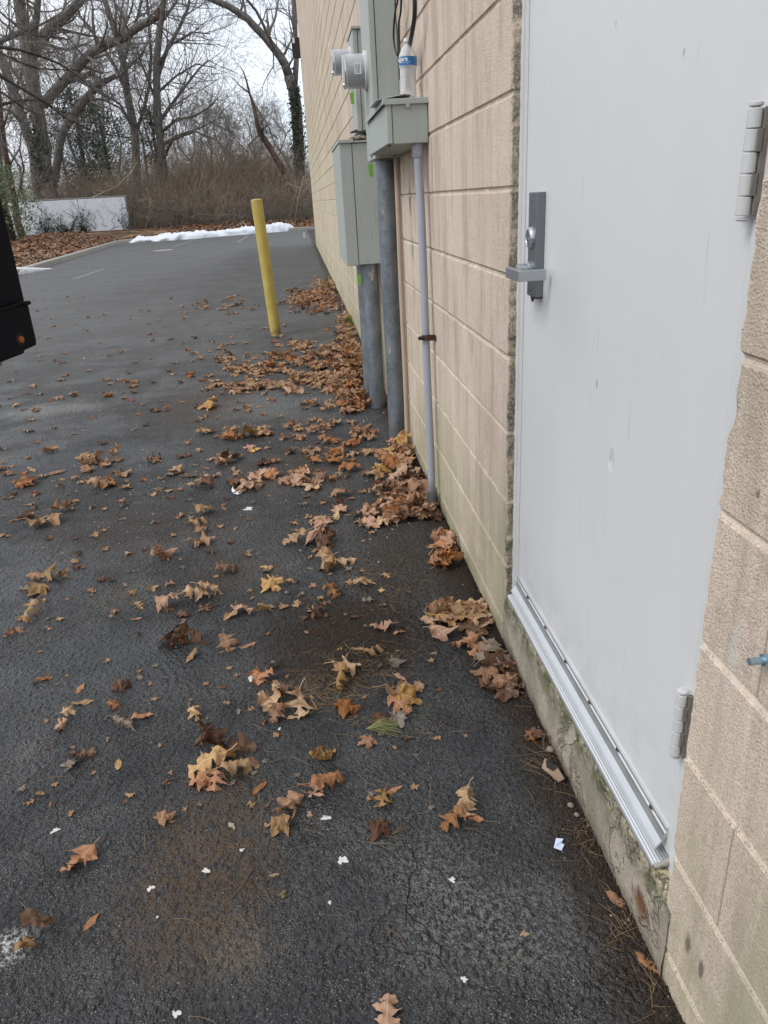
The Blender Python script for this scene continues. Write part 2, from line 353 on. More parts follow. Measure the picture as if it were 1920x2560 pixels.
def m_leaf(name, c1, c2, spot):
    a = N(name, .62, spec=.3)
    oi = a.n('ShaderNodeObjectInfo').outputs['Random']; uvn = a.n('ShaderNodeUVMap'); uv = uvn.outputs[0]
    u, v, _ = a.sep(uv); tcn = a.obj()
    n1 = a.noise(tcn, 28, 4, .65); n2 = a.noise(tcn, 120, 3, .6)
    c = a.mix(a.rng(n1, .3, .7), c1, c2)
    c = a.mix(a.math('MULTIPLY', a.rng(n2, .52, .68), .7), c, spot); n4 = a.noise(tcn, 7, 3); c = a.mix(a.math('MULTIPLY', a.rng(n4, .5, .66), .45), c, tuple(q*.55 for q in c1))
    av = a.math('ABSOLUTE', v)
    mid = a.rng(av, .008, .02, 1, 0)
    s = a.math('ABSOLUTE', a.math('SUBTRACT', a.math('FRACT', a.math('MULTIPLY', a.math('SUBTRACT', u, a.math('MULTIPLY', av, .9)), 8.5)), .5))
    side = a.rng(s, .0, .06, 1, 0)
    vein = a.math('MAXIMUM', mid, a.math('MULTIPLY', side, .55))
    c = a.mix(a.math('MULTIPLY', vein, .5), c, tuple(min(1, q*1.35+.03) for q in c2))
    hs = a.n('ShaderNodeHueSaturation'); a.put(hs.inputs['Color'], c)
    a.put(hs.inputs['Value'], a.rng(oi, 0, 1, .62, 1.22)); a.put(hs.inputs['Saturation'], a.rng(oi, 0, 1, 1.08, .88))
    # undersides are duller and paler
    bf = a.n('ShaderNodeNewGeometry').outputs['Backfacing']
    c = a.mix(a.math('MULTIPLY', bf, .25), hs.outputs[0], (.30, .19, .115))
    a.col(c)
    a.nrm(a.bump(a.math('ADD', a.math('MULTIPLY', vein, -1), n1), .45, .0015))
    tr = a.n('ShaderNodeBsdfTranslucent'); a.put(tr.inputs[0], c)
    ms = a.n('ShaderNodeMixShader'); ms.inputs[0].default_value = .13
    a.t.links.new(a.b.outputs[0], ms.inputs[1]); a.t.links.new(tr.outputs[0], ms.inputs[2]); a.t.links.new(ms.outputs[0], a.out.inputs[0])
    return a.m

def m_bark(name, c1, c2, sc=6):
    a = N(name, .9, spec=.15); p = a.pos(); n1 = a.noise(a.map(p, (1, 1, .25)), sc*2, 5, .7)
    a.col(a.mix(a.rng(n1, .35, .65), c1, c2)); a.nrm(a.bump(n1, .7, .03)); return a.m

def m_verge():
    a = N('leafy_soil', .95, spec=.1); p = a.pos()
    v = a.n('ShaderNodeTexVoronoi'); a.put(v.inputs['Vector'], a.map(p, (1, 1, 0))); v.inputs['Scale'].default_value = 9
    r = a.sep(v.outputs['Color'])[0]
    c = a.mix(r, (.085, .048, .03), (.20, .125, .08)); c = a.mix(a.rng(a.noise(p, 2, 4), .5, .68), c, (.06, .042, .03))
    c = a.mix(a.math('MULTIPLY', a.rng(a.noise(p, .9, 4), .55, .66), .6), c, (.38, .27, .15))
    a.col(c); a.nrm(a.bump(v.outputs['Distance'], .8, .05)); return a.m

def m_alu():
    a = N('mill_aluminium', .38, .85); p = a.pos(); n1 = a.noise(p, 14, 4, .6)
    a.col(a.mix(n1, (.60, .61, .61), (.76, .77, .77))); a.rgh(a.mix(n1, (.32,)*3, (.5,)*3)); return a.m

def m_clear(name, tint, rough=.08, op=.25):
    a = N(name, rough); a.col(tint)
    g = a.n('ShaderNodeBsdfTransparent'); ms = a.n('ShaderNodeMixShader')
    lw = a.n('ShaderNodeLayerWeight'); lw.inputs[0].default_value = .35
    a.put(ms.inputs[0], a.math('ADD', a.math('MULTIPLY', lw.outputs['Facing'], .6), op, clamp=True))
    a.t.links.new(g.outputs[0], ms.inputs[1]); a.t.links.new(a.b.outputs[0], ms.inputs[2]); a.t.links.new(ms.outputs[0], a.out.inputs[0])
    return a

M = {}
M['asphalt'] = m_asphalt(); M['block'] = m_block(); M['concrete'] = m_concrete(); M['door'] = m_door(); M['box'] = m_box(); M['galv'] = m_galv()
M['verge'] = m_verge(); M['alu'] = m_alu()
M['frame'] = simple('frame_paint', (.64, .64, .63), .45, var=.08, scale=30, bump=.3, bd=.002)
M['dkgrey'] = simple('dark_lock_metal', (.20, .215, .23), .38, .75, .08, 60)
M['satin'] = simple('satin_metal', (.45, .47, .49), .33, .85, .1, 90)
M['chrome'] = simple('bright_metal', (.75, .76, .78), .2, .95, .05)
M['black'] = simple('black_rubber', (.012, .012, .014), .45, 0, .2)
M['blackhole'] = simple('black_gap', (.008, .008, .008), .8, 0, .2)
M['rust'] = simple('rusty_metal', (.085, .045, .03), .8, .3, .4, 60, .4)
M['pvc'] = simple('grey_plastic_conduit', (.335, .35, .40), .42, 0, .08, 12)
M['tan'] = simple('tan_paint', (.46, .36, .275), .7, 0, .12, 20)
M['green'] = simple('green_tag', (.15, .40, .04), .5, 0, .1)
M['kerb'] = simple('kerb_concrete', (.33, .31, .28), .9, 0, .25, 6, .3, .01)
M['snow'] = simple('old_snow', (.72, .74, .78), .8, 0, .22, 5, .5, .08)
M['line'] = simple('worn_line_paint', (.19, .19, .19), .7, 0, .4, 12)
M['hinge'] = simple('hinge_paint', (.56, .56, .55), .42, 0, .1, 25)
M['plate'] = simple('weathered_hinge_plate', (.23, .20, .18), .6, .4, .4, 120)
M['meterband'] = simple('meter_band', (.42, .43, .44), .35, .5, .12, 18)
M['meterface'] = simple('meter_face', (.55, .56, .58), .5, 0, .1)
M['white'] = simple('white_label', (.72, .73, .74), .6, 0, .06)
M['ink'] = simple('ink_print', (.05, .06, .08), .6, 0, .1)
M['steel'] = simple('navy_steel', (.0030, .0042, .0085), .6, .0, .3, 5)
M['steel'].node_tree.nodes['Principled BSDF'].inputs['Specular IOR Level'].default_value = .12
M['rustbolt'] = simple('rust_bolt', (.35, .10, .02), .7, .2, .35, 200, .5)
M['zinc'] = simple('blue_zinc', (.32, .46, .56), .3, .7, .1)
M['bluelabel'] = simple('bottle_label', (.006, .15, .40), .4, 0, .05)
M['cardboard'] = simple('cardboard', (.30, .21, .14), .85, 0, .2, 40)
M['cardblack'] = simple('black_print', (.022, .020, .020), .6, 0, .2)
M['plastic'] = simple('pale_blue_plastic', (.62, .68, .86), .4, 0, .05)
M['chip'] = simple('white_chip', (.60, .60, .58), .85, 0, .3, 120, .5)
M['mortar'] = simple('broken_mortar', (.36, .34, .30), .9, 0, .5, 70, .8, .004)
M['grit'] = simple('pale_grit_bits', (.36, .33, .28), .9, 0, .6, 3)
M['pebble'] = simple('pebble', (.22, .18, .15), .85, 0, .4, 60, .4)
M['needle'] = simple('dry_needle', (.25, .165, .08), .7, 0, .4, 40)
M['freshneedle'] = simple('fading_green_needle', (.20, .21, .07), .6, 0, .3, 40)
M['crumb'] = simple('bark_crumb', (.030, .019, .012), .95, 0, .6, 30)
M['twigbrown'] = simple('brown_twig', (.10, .065, .045), .85, 0, .3, 30)
M['debrispale'] = simple('pale_crumb', (.34, .28, .20), .9, 0, .4, 60)
M['lens'] = simple('lamp_lens', (.65, .68, .70), .25, 0, .05)
LEAF = [m_leaf('leaf_tan', (.43, .26, .135), (.57, .37, .20), (.24, .12, .055)),
        m_leaf('leaf_orange', (.34, .13, .045), (.48, .21, .08), (.18, .065, .03)),
        m_leaf('leaf_golden', (.50, .27, .085), (.61, .38, .15), (.30, .13, .04)),
        m_leaf('leaf_brown', (.105, .050, .028), (.19, .095, .055), (.06, .03, .02)),
        m_leaf('leaf_rosy', (.37, .195, .115), (.53, .31, .19), (.19, .085, .045)),
        m_leaf('leaf_grey', (.23, .185, .145), (.32, .265, .21), (.15, .11, .085))]
M['barkg'] = m_bark('grey_bark', (.078, .071, .063), (.195, .18, .162))
M['barkd'] = m_bark('dark_bark', (.035, .030, .027), (.085, .073, .064))
M['barkr'] = m_bark('reddish_bark', (.060, .034, .026), (.13, .085, .068))
M['twig'] = simple('grey_twigs', (.165, .148, .132), .9, 0, .25, 1)  # paler than the bark: the light twigs catch is put into the colour
M['brush'] = simple('brown_brush', (.235, .180, .122), .95, 0, .4, .5)
M['brushr'] = simple('reddish_brush', (.175, .122, .098), .95, 0, .35, .5)
M['ivy'] = simple('ivy_leaf', (.022, .035, .014), .5, 0, .4, 9)
M['ever'] = simple('evergreen_leaf', (.030, .052, .024), .6, 0, .45, 3)
M['holly'] = simple('holly_leaf', (.12, .16, .07), .4, 0, .5, 9)
M['slat'] = simple('white_privacy_slats', (.84, .87, .93), .5, 0, .1, 3)
M['wire'] = simple('fence_wire', (.26, .26, .26), .5, .6, .1)

def m_yellow():
    a = N('yellow_paint', .5); p = a.pos(); x, y, z = a.sep(p); n1 = a.noise(p, 8, 5, .7)
    c = a.mix(a.rng(n1, .3, .7), (.44, .33, .07), (.53, .41, .11)); c = a.mix(a.math('MULTIPLY', a.rng(a.noise(a.map(p, (1, 1, .5)), 22, 5, .7), .66, .70), .8), c, (.12, .085, .05)); c = a.mix(a.math('MULTIPLY', a.rng(a.noise(a.map(p, (1, 1, .35)), 10, 5, .7), .58, .68), .4), c, (.62, .52, .22))
    c = a.mix(a.math('MULTIPLY', a.math('MULTIPLY', a.rng(z, .0, .16, 1, 0), a.rng(a.noise(p, 25, 4, .7), .4, .55)), .8), c, (.10, .095, .07))
    c = a.mix(a.math('MULTIPLY', a.rng(a.noise(a.map(p, (3, 3, .6)), 6, 4, .7), .6, .7), .4), c, (.26, .20, .07))
    a.col(c); a.nrm(a.bump(n1, .15, .002)); return a.m
M['yellow'] = m_yellow()

# ------------------------------------------------------------------ mesh builder
class MB:
    def __init__(s): s.v = []; s.f = []; s.mi = []; s.cur = 0
    def add(s, vs, fs):
        o = len(s.v); s.v.extend(vs); s.f.extend([tuple(i+o for i in f) for f in fs]); s.mi.extend([s.cur]*len(fs)); return s
    def box(s, x0, x1, y0, y1, z0, z1):
        vs = [(x, y, z) for x in (x0, x1) for y in (y0, y1) for z in (z0, z1)]
        return s.add(vs, [(0, 1, 3, 2), (4, 6, 7, 5), (0, 4, 5, 1), (2, 3, 7, 6), (0, 2, 6, 4), (1, 5, 7, 3)])
    def tube(s, pts, rad, n=6, cap=True):
        pts = [Vector(p) for p in pts]; k = len(pts)
        if not isinstance(rad, (list, tuple)): rad = [rad]*k
        d0 = (pts[1]-pts[0]).normalized(); a = d0.orthogonal().normalized()
        vs = []
        for i, p in enumerate(pts):
            d = (pts[min(i+1, k-1)]-pts[max(i-1, 0)])
            if d.length < 1e-9: d = d0
            d.normalize(); a = (a-d*a.dot(d))
            a = a.normalized() if a.length > 1e-6 else d.orthogonal().normalized()
            b = d.cross(a); r = rad[i]
            for j in range(n):
                t = 2*math.pi*j/n; q = p+(a*math.cos(t)+b*math.sin(t))*r; vs.append((q.x, q.y, q.z))
        fs = [(i*n+j, i*n+(j+1) % n, (i+1)*n+(j+1) % n, (i+1)*n+j) for i in range(k-1) for j in range(n)]
        if cap: fs.append(tuple(range(n-1, -1, -1))); fs.append(tuple((k-1)*n+j for j in range(n)))
        return s.add(vs, fs)
    def lathe(s, prof, c, axis, n=24, cap=True):
        """prof: list of (distance along axis, radius)"""
        c = Vector(c); ax = Vector(axis).normalized()
        a = Vector((0, 0, 1)) if abs(ax.z) < .9 else Vector((1, 0, 0)); a = (a-ax*a.dot(ax)).normalized(); b = ax.cross(a)
        vs = []
        for (h, r) in prof:
            for j in range(n):
                t = 2*math.pi*j/n; q = c+ax*h+(a*math.cos(t)+b*math.sin(t))*r; vs.append((q.x, q.y, q.z))
        k = len(prof); fs = [(i*n+j, i*n+(j+1) % n, (i+1)*n+(j+1) % n, (i+1)*n+j) for i in range(k-1) for j in range(n)]
        if cap: fs.append(tuple(range(n-1, -1, -1))); fs.append(tuple((k-1)*n+j for j in range(n)))
        return s.add(vs, fs)
    def prism(s, poly, y0, y1):
        """poly in (x, z), swept along y"""
        n = len(poly); vs = [(x, y0, z) for x, z in poly]+[(x, y1, z) for x, z in poly]
        return s.add(vs, [(i, (i+1) % n, n+(i+1) % n, n+i) for i in range(n)]+[tuple(range(n-1, -1, -1)), tuple(range(n, 2*n))])
ROOT = {}
def tag(o, label=None, cat=None, group=None, kind=None):
    if label: o['label'] = label
    if cat: o['category'] = cat
    if group: o['group'] = group
    if kind: o['kind'] = kind
    return o
def thing(name, loc, label, cat, group=None):
    o = bpy.data.objects.new(name, None); COL.objects.link(o); o.location = loc; o.empty_display_size = .1
    ROOT[o] = Vector(loc); return tag(o, label, cat, group)
def build(name, mb, mat, parent=None, origin=None, smooth=False, bevel=0, fix=True):
    off = ROOT.get(parent, None)
    org = off if off is not None else Vector(origin if origin is not None else (0, 0, 0))
    me = bpy.data.meshes.new(name)
    v = [(a-org.x, b-org.y, c-org.z) for a, b, c in mb.v] if org.length > 0 else mb.v
    me.from_pydata(v, [], mb.f)
    mats = mat if isinstance(mat, (list, tuple)) else [mat]
    for m in mats: me.materials.append(m)
    if len(mats) > 1: me.polygons.foreach_set('material_index', mb.mi)
    if smooth: me.polygons.foreach_set('use_smooth', [True]*len(me.polygons))
    me.update()
    o = bpy.data.objects.new(name, me); COL.objects.link(o)
    if parent is not None:
        o.parent = parent; ROOT[o] = org
    else:
        o.location = org; ROOT[o] = org
    if fix and len(mb.f) < 60000:
        import bmesh
        b = bmesh.new(); b.from_mesh(me); bmesh.ops.recalc_face_normals(b, faces=b.faces); b.to_mesh(me); b.free()
    if smooth and smooth != 'all':
        me.polygons.foreach_set('use_smooth', [True]*len(me.polygons))
        try: me.set_sharp_from_angle(angle=R(38))
        except Exception: pass
    if bevel:
        b = o.modifiers.new('bevel', 'BEVEL'); b.width = bevel; b.segments = 2; b.limit_method = 'ANGLE'
    return o
def nz3(x, y, z=0, s=1.0): return mnoise.noise(Vector((x*s, y*s, z*s)))

# ================================================================== SETTING
# kerb path: left edge of the lot, round the corner, along the back
KP = [(-6.4, -12), (-6.75, 5), (-7.0, 15), (-7.2, 22), (-7.6, 28), (-8.05, 34), (-8.25, 37), (-8.1, 38.4), (-7.4, 39.2), (-6.3, 39.5), (-4.4, 39.6), (-2, 40.6), (1, 41.3), (8, 42.2), (40, 45)]
KP = [Vector((a, b, 0)) for a, b in KP]
def off_path(d):
    out = []
    for i, p in enumerate(KP):
        t = (KP[min(i+1, len(KP)-1)]-KP[max(i-1, 0)]).normalized(); nrm = Vector((-t.y, t.x, 0)); out.append(p+nrm*d)
    return out
mb = MB()   # base ground, far beyond everything
mb.add([(-600, -300, -.06), (600, -300, -.06), (600, 900, -.06), (-600, 900, -.06)], [(0, 1, 2, 3)])
tag(build('ground', mb, M['verge']), kind='structure')
mb = MB()
lot = [(p.x, p.y, 0) for p in off_path(.02)]
vs = [(40, -12, 0)]+lot; mb.add(vs, [tuple(range(len(vs)))])
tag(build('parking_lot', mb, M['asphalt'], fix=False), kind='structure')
o = bpy.data.objects['parking_lot']; 
if o.data.polygons[0].normal.z < 0: o.data.flip_normals()
mb = MB()
# kerb as a swept profile
prof = [(.0, -.02), (.0, .125), (.02, .145), (.15, .15), (.17, -.02)]
rows = []
for d, z in prof: rows.append([(p.x, p.y, z) for p in off_path(d)])
n = len(KP); vs = [q for r in rows for q in r]
mb.add(vs, [(i*n+j, i*n+j+1, (i+1)*n+j+1, (i+1)*n+j) for i in range(len(prof)-1) for j in range(n-1)])
tag(build('kerb', mb, M['kerb']), kind='structure')
# verge bank rising behind the kerb
fine = []
base = KP[:]
dense = []
for i in range(len(base)-1):
    k = max(1, int((base[i+1]-base[i]).length/1.2))
    for j in range(k): dense.append(base[i].lerp(base[i+1], j/k))
dense.append(base[-1])
ds = [.16, .5, 1, 1.6, 2.4, 3.4, 5, 7, 10, 14, 20, 30, 45, 70]
def bankz(d, x, y): 
    t = min(1, max(0, d/3.6)); return .13+.33*t*t*(3-2*t)+.05*nz3(x, y, 0, .5)*min(1, d)+.02*nz3(x, y, 3, 2)*min(1, d)
vs = []
for d in ds:
    for i, p in enumerate(dense):
        t = (dense[min(i+3, len(dense)-1)]-dense[max(i-3, 0)]).normalized(); q = p+Vector((-t.y, t.x, 0))*d
        vs.append((q.x, q.y, bankz(d, q.x, q.y)))
n = len(dense); mb = MB()
mb.add(vs, [(i*n+j, i*n+j+1, (i+1)*n+j+1, (i+1)*n+j) for i in range(len(ds)-1) for j in range(n-1)])
tag(build('verge', mb, M['verge'], smooth='all'), kind='structure')
# parking bay lines
mb = MB()
def bayline(a, b, w):
    a = Vector(a); b = Vector(b); t = (b-a).normalized(); q = Vector((-t.y, t.x))*w/2
    mb.add([(a.x-q.x, a.y-q.y, .004), (a.x+q.x, a.y+q.y, .004), (b.x+q.x, b.y+q.y, .004), (b.x-q.x, b.y-q.y, .004)], [(0, 1, 2, 3)])
bayline((-5.15, 18.2), (-5.12, 21.0), .10); bayline((-4.85, 31.3), (-4.75, 37.4), .10); bayline((-2.45, 31.8), (-2.38, 38.2), .10); bayline((.2, 32), (.25, 38.5), .1)
tag(build('parking_lines', mb, M['line']), kind='structure')
q = onG(409, 626)
mb = MB(); mb.lathe([(.004, .36), (.010, .35)], (q.x, q.y, 0), (0, 0, 1), 24)
tag(build('manhole_cover', mb, M['kerb'], origin=(q.x, q.y, 0)), 'low pale round cover set in the asphalt before the snow ridge', 'manhole cover')

# ================================================================== BUILDING
bd = thing('commercial_building', (WX, 0, 0), 'long tan painted concrete block building with a grey steel door', 'building')
def jit(z, s): return .006*nz3(z, s, 0, 30)+.004*nz3(z, s, 3, 80)+.014*max(0, nz3(z, s+5, 0, 6)-.12)
mb = MB()
YJ0, YJ1 = .885, 1.98          # opening
ZT = 2.22
def prof_z(z0, z1, finestep=None):
    ps = []
    for c in CZ:
        for dz, dx in ((-.0085, 0), (-.0055, .0035), (0, .0055), (.0050, .0040), (.0085, 0)):
            if z0 < c+dz < z1: ps.append((c+dz, dx))
    ps.append((z0, 0)); ps.append((z1, 0))
    if finestep:
        z = z0
        while z < z1:
            if all(abs(z-q[0]) > finestep*.4 for q in ps) and all(abs(z-c) > .010 for c in CZ): ps.append((z, 0))
            z += finestep
    return sorted(ps)
def sheet(ys, z0, z1, edge=None, es=0, fs=None):
    pz = prof_z(z0, z1, fs); vs = []
    for k, y in enumerate(ys):
        for (z, dx) in pz:
            j = 0; xx = 0
            if k == 0 and edge: 
                j = jit(z, es)*edge; xx = abs(jit(z, es+9))*.6
            vs.append((WX+dx+xx, y+j, z))
    n = len(pz)
    mb.add(vs, [(a*n+i, a*n+i+1, (a+1)*n+i+1, (a+1)*n+i) for a in range(len(ys)-1) for i in range(n-1)])
    if edge:       # reveal going back to the frame
        v2 = []
        for (z, dx) in pz:
            v2.append((WX+dx+abs(jit(z, es+9))*.6, ys[0]+jit(z, es)*edge, z)); v2.append((WX+.014+.002*nz3(z, es, 1, 50), ys[0]+jit(z, es)*edge*.6+edge*.0045*nz3(z, es, 5, 45), z)); v2.append((WX+.04, ys[0], z))
        mb.add(v2, [(3*i+q, 3*i+3+q, 3*i+4+q, 3*i+1+q) for i in range(n-1) for q in (0, 1)])
sheet([YJ1, 2.0, 2.1, 2.6, 3.5, 6, 12, 26.5], -.04, ZT, 1, 1, .012)
sheet([YJ0, .87, .8, .4, -.5, -3], -.04, ZT, -1, 4, .012)
sheet([-3, 26.5], ZT, 8.0)
mb.add([(WX, YJ0, ZT), (WX+.06, YJ0, ZT), (WX+.06, YJ1, ZT), (WX, YJ1, ZT)], [(0, 1, 2, 3)])
mb.box(WX+.075, WX+9, -3, 26.5, -.04, 8.0)
mb.box(WX, WX+.075, 26.3, 26.5, -.04, 8.0)
build('wall', mb, M['block'], bd, fix=False)
mb = MB(); mb.box(WX-.05, WX+9.1, -3.1, 26.6, 8.0, 8.12)
build('roof_coping', mb, M['galv'], bd)
# concrete under the door sill, ragged along its top
mb = MB(); ny = 90; rows = []
zz = [-.03, .03, .07, .11, .14, .160, .170]
vs = []
for j in range(ny+1):
    y = YJ0-.02+(YJ1-YJ0+.035)*j/ny
    for i, z in enumerate(zz):
        r = (i/(len(zz)-1))**3
        vs.append((WX-.003+.004*nz3(y, z, 0, 18)+r*(.006+.008*nz3(y, 7, 0, 30)), y, z+r*.006*nz3(y, 3, 0, 25)))
    vs.append((WX+.014, y, .1800+.004*nz3(y, 1, 2, 33))); vs.append((WX+.075, y, .183))
n = len(zz)+2
mb.add(vs, [(a*n+i, a*n+i+1, (a+1)*n+i+1, (a+1)*n+i) for a in range(ny) for i in range(n-1)])
build('sill_foundation', mb, M['concrete'], bd, smooth='all')
# frame
DY0, DY1, DZ0, DZ1 = .945, 1.945, .205, 2.17
mb = MB()
mb.box(DX-.002, DX+.05, DY1+.003, YJ1+.03, .175, ZT); mb.box(DX-.002, DX+.05, YJ0-.03, DY0-.003, .175, ZT)
mb.box(DX-.002, DX+.05, DY0-.003, DY1+.003, DZ1+.003, ZT-.001)
for (yy, s) in ((YJ1-.002, -1), (YJ0+.002, 1)):      # slopped paint / caulk bead running onto the block
    pts = [(WX+.026+.003*nz3(z*.1, s, 0, 60), yy-.002*s+.002*nz3(z*.1, 3, s, 80), z*.1) for z in range(2, 23)]
    mb.tube(pts, [.007+.003*nz3(i, s, 0, 1.7) for i in range(len(pts))], 6)
build('door_frame', mb, M['frame'], bd, bevel=.0012)
mb = MB(); mb.box(DX+.02, DX+.045, DY0-.004, DY1+.004, .17, DZ1+.004)
build('door_gap', mb, M['blackhole'], bd)
# door slab
mb = MB(); mb.box(DX, DX+.042, DY0, DY1, DZ0, DZ1)
door = build('door', mb, M['door'], bd, bevel=.0015)
# lock escutcheon
near = onX(1362, 600, DX); py_ = near.y
LT = DX-onY(1340, 600, py_).x; far_ = onX(1319, 600, DX-LT).y; LT = max(.012, LT)
zt = onX(1345, 480, DX-.02).z; zb = onX(1345, 748, DX-.02).z
mb = MB(); ya, yb = py_, far_
print('lock', LT, ya, yb); poly = [(DX, ya), (DX-LT+.002, ya+.001), (DX-LT, ya+.004), (DX-LT, yb-.004), (DX-LT+.002, yb-.001), (DX, yb)]
def zprism(mb, poly, z0, z1, taper=0):
    n = len(poly); cx = sum(p[0] for p in poly)/n; cy = sum(p[1] for p in poly)/n
    vs = [(x, y, z0) for x, y in poly]+[(x, y, z1) for x, y in poly]
    mb.add(vs, [(i, (i+1) % n, n+(i+1) % n, n+i) for i in range(n)]+[tuple(range(n-1, -1, -1)), tuple(range(n, 2*n))])
zprism(mb, poly, zb, zt)
build('lock_plate', mb, M['dkgrey'], door, bevel=.0035)
yc = (ya+yb)/2
cylc = onX(1330, 594, DX-LT)
mb = MB(); mb.lathe([(0, .0245), (.004, .0245), (.009, .021), (.010, .017), (.007, .0155)], (DX-LT, yc, cylc.z), (-1, 0, 0), 28)
build('lock_cylinder', mb, M['satin'], door, smooth=True)
mb = MB(); mb.lathe([(.0065, .0155), (.0085, .0155)], (DX-LT, yc, cylc.z), (-1, 0, 0), 24); mb.cur = 1
mb.lathe([(.0086, .007), (.010, .007)], (DX-LT, yc, cylc.z-.006), (-1, 0, 0), 14); mb.cur = 2
mb.box(DX-LT-.0106, DX-LT-.0101, yc-.001, yc+.001, cylc.z-.011, cylc.z-.001)
build('lock_core', mb, [M['dkgrey'], M['satin'], M['blackhole']], door, smooth=True)
for zz_s in (zt-.018, zb+.016):
    mb = MB(); mb.lathe([(0, .0042), (.0012, .0040), (.0016, .002)], (DX-LT, yc, zz_s), (-1, 0, 0), 12); build('screw', mb, M['dkgrey'], door, smooth=True)
# lever: round shank out of the plate, bar along the door, end returned towards it
zl = onX(1330, 690, DX-.05).z
mb = MB()
mb.lathe([(0, .0165), (.008, .0165), (.010, .0125), (.036, .0115)], (DX-LT, yc+.004, zl+.006), (-1, 0, 0), 20)
build('lever_shank', mb, M['satin'], door, smooth=True)
yr = onX(1366, 690, DX-.014).y
xo = onY(1296, 690, yr).x
xf = onY(1296, 690, yr).x
mb = MB()
t = .012
xin = DX-.014; xout = xo
poly = [(xin, yr), (xout, yr), (xout, yc+.014), (xout+.004, yc+.020), (xout+.015, yc+.018), (xout+.014, yr+t), (xin, yr+t)]
zprism(mb, poly, zl-.0125, zl+.0125)
build('lever_handle', mb, M['satin'], door, bevel=.0022)
mb = MB(); q = (DX-.018, (ya+yb)/2-.008, zb-.004); mb.tube([(q[0], q[1]-.010, q[2]+.003), (q[0], q[1], q[2]-.006), (q[0], q[1]+.008, q[2]+.003)], .0028, 6); mb.box(DX-.022, DX-.002, ya+.004, ya+.03, zb-.003, zb)
build('gasket_tail', mb, M['black'], door)
# hinges
def hinge(z0, z1):
    yk = DY0-.004; xk = DX-.016; r = .0088; L_ = z1-z0
    mb = MB(); 
    ks = [0, .19, .40, .60, .81, 1]
    for i in range(5):
        a = z0+L_*ks[i]+.0006; b = z0+L_*ks[i+1]-.0006
        mb.lathe([(0, r-.0008), (.0008, r), (b-a-.0008, r), (b-a, r-.0008)], (xk, yk, a), (0, 0, 1), 20)
    h = build('hinge', mb, M['hinge'], door, smooth=True)
    mb = MB(); mb.lathe([(0, r*.5), (.002, r*.95), (.005, r*.95), (.0065, r*.6)], (xk, yk, z1), (0, 0, 1), 18); mb.lathe([(0, r*.5), (.002, r*.95), (.004, r*.95)], (xk, yk, z0-.006), (0, 0, 1), 18)
    mb.box(xk+.004, DX-.0005, yk-.004, yk+.020, z0+.002, z1-.002)
    o = build('hinge_pin', mb, M['hinge'], door, smooth=True)
    mb = MB(); mb.box(xk+.006, DX+.002, yk-.0115, yk-.0075, z0, z1)
    for i in (1, 3): mb.box(xk, xk+.008, yk-.0115, yk-.002, z0+L_*ks[i], z0+L_*ks[i+1])
    build('hinge_leaf', mb, M['plate'], door, bevel=.0006)
    mb = MB(); mb.box(xk+.010, DX+.003, yk-.0074, yk-.0045, z0+.001, z1-.001)
    build('hinge_shadow_gap', mb, M['blackhole'], door)
hz0 = onX(1684, 1882, DX-.016).z; hz1 = onX(1702, 1728, DX-.016).z
hinge(hz0, hz1)
hinge(onX(1838, 540, DX-.016).z, onX(1872, 272, DX-.016).z); hinge(1.93, 2.05)
# sweep (drip) at the foot of the door, thin aluminium with a curled lip
zs = .262
pr = [(DX, zs), (DX-.0060, zs), (DX-.0066, zs-.004), (DX-.0030, zs-.006), (DX-.0030, zs-.011), (DX-.0066, zs-.013), (DX-.0075, zs-.020), (DX-.011, zs-.030), (DX-.020, zs-.041), (DX-.024, zs-.047), (DX-.0225, zs-.048), (DX-.010, zs-.036), (DX-.004, zs-.024), (DX, zs-.020)]
mb = MB(); mb.prism(pr, DY0+.012, DY1-.004)
sweep = build('door_sweep', mb, M['alu'], door)
mb = MB()
for (px, py) in ((1318, 1512), (1362, 1582), (1412, 1666), (1472, 1763), (1542, 1876), (1626, 2018)):
    mb = MB(); q = onX(px, py, DX-.006); mb.lathe([(0, .0040), (.002, .0044), (.0035, .0025)], (DX-.0045, q.y, zs-.0085), (-1, 0, 0), 10)
    build('screw', mb, M['rust'], door)
# threshold, ribbed
px0 = WX-.002
pr = [(px0, .182), (px0, .188)]
for i in range(6):
    xa = px0+.002+i*.0052; za = .190+i*.0016
    pr += [(xa, za+.0022), (xa+.0040, za+.0040), (xa+.0042, za+.0010), (xa+.0048, za+.0012)]
pr += [(px0+.036, .2030), (DX+.03, .2035), (DX+.03, .182)]
mb = MB(); mb.prism(pr, DY0-.002, DY1+.01)
build('threshold', mb, M['alu'], bd)
mb = MB()
pts = [(px0+.004+.034*i/8, DY0-.004-.003*abs(nz3(i, 2, 0, 3)), .190+.009*i/8+.003*nz3(i, 0, 0, 2)) for i in range(9)]
mb.tube(pts, [.005+.003*nz3(i, 5, 0, 2.3) for i in range(9)], 8)
build('mortar_lump', mb, M['mortar'], bd, smooth='all')

# anchor bolt on the near wall
q = onX(1930, 1648, WX-.0)
mb = MB(); mb.tube([(WX+.004, q.y, q.z), (WX-.03, q.y, q.z)], .0048, 12); mb.lathe([(0, .009), (.006, .009)], (WX-.012, q.y, q.z), (1, 0, 0), 6)
tag(build('anchor_bolt', mb, M['zinc'], origin=(WX, q.y, q.z), smooth=True), 'bluish zinc anchor bolt sticking out of the block wall right of the door', 'bolt')

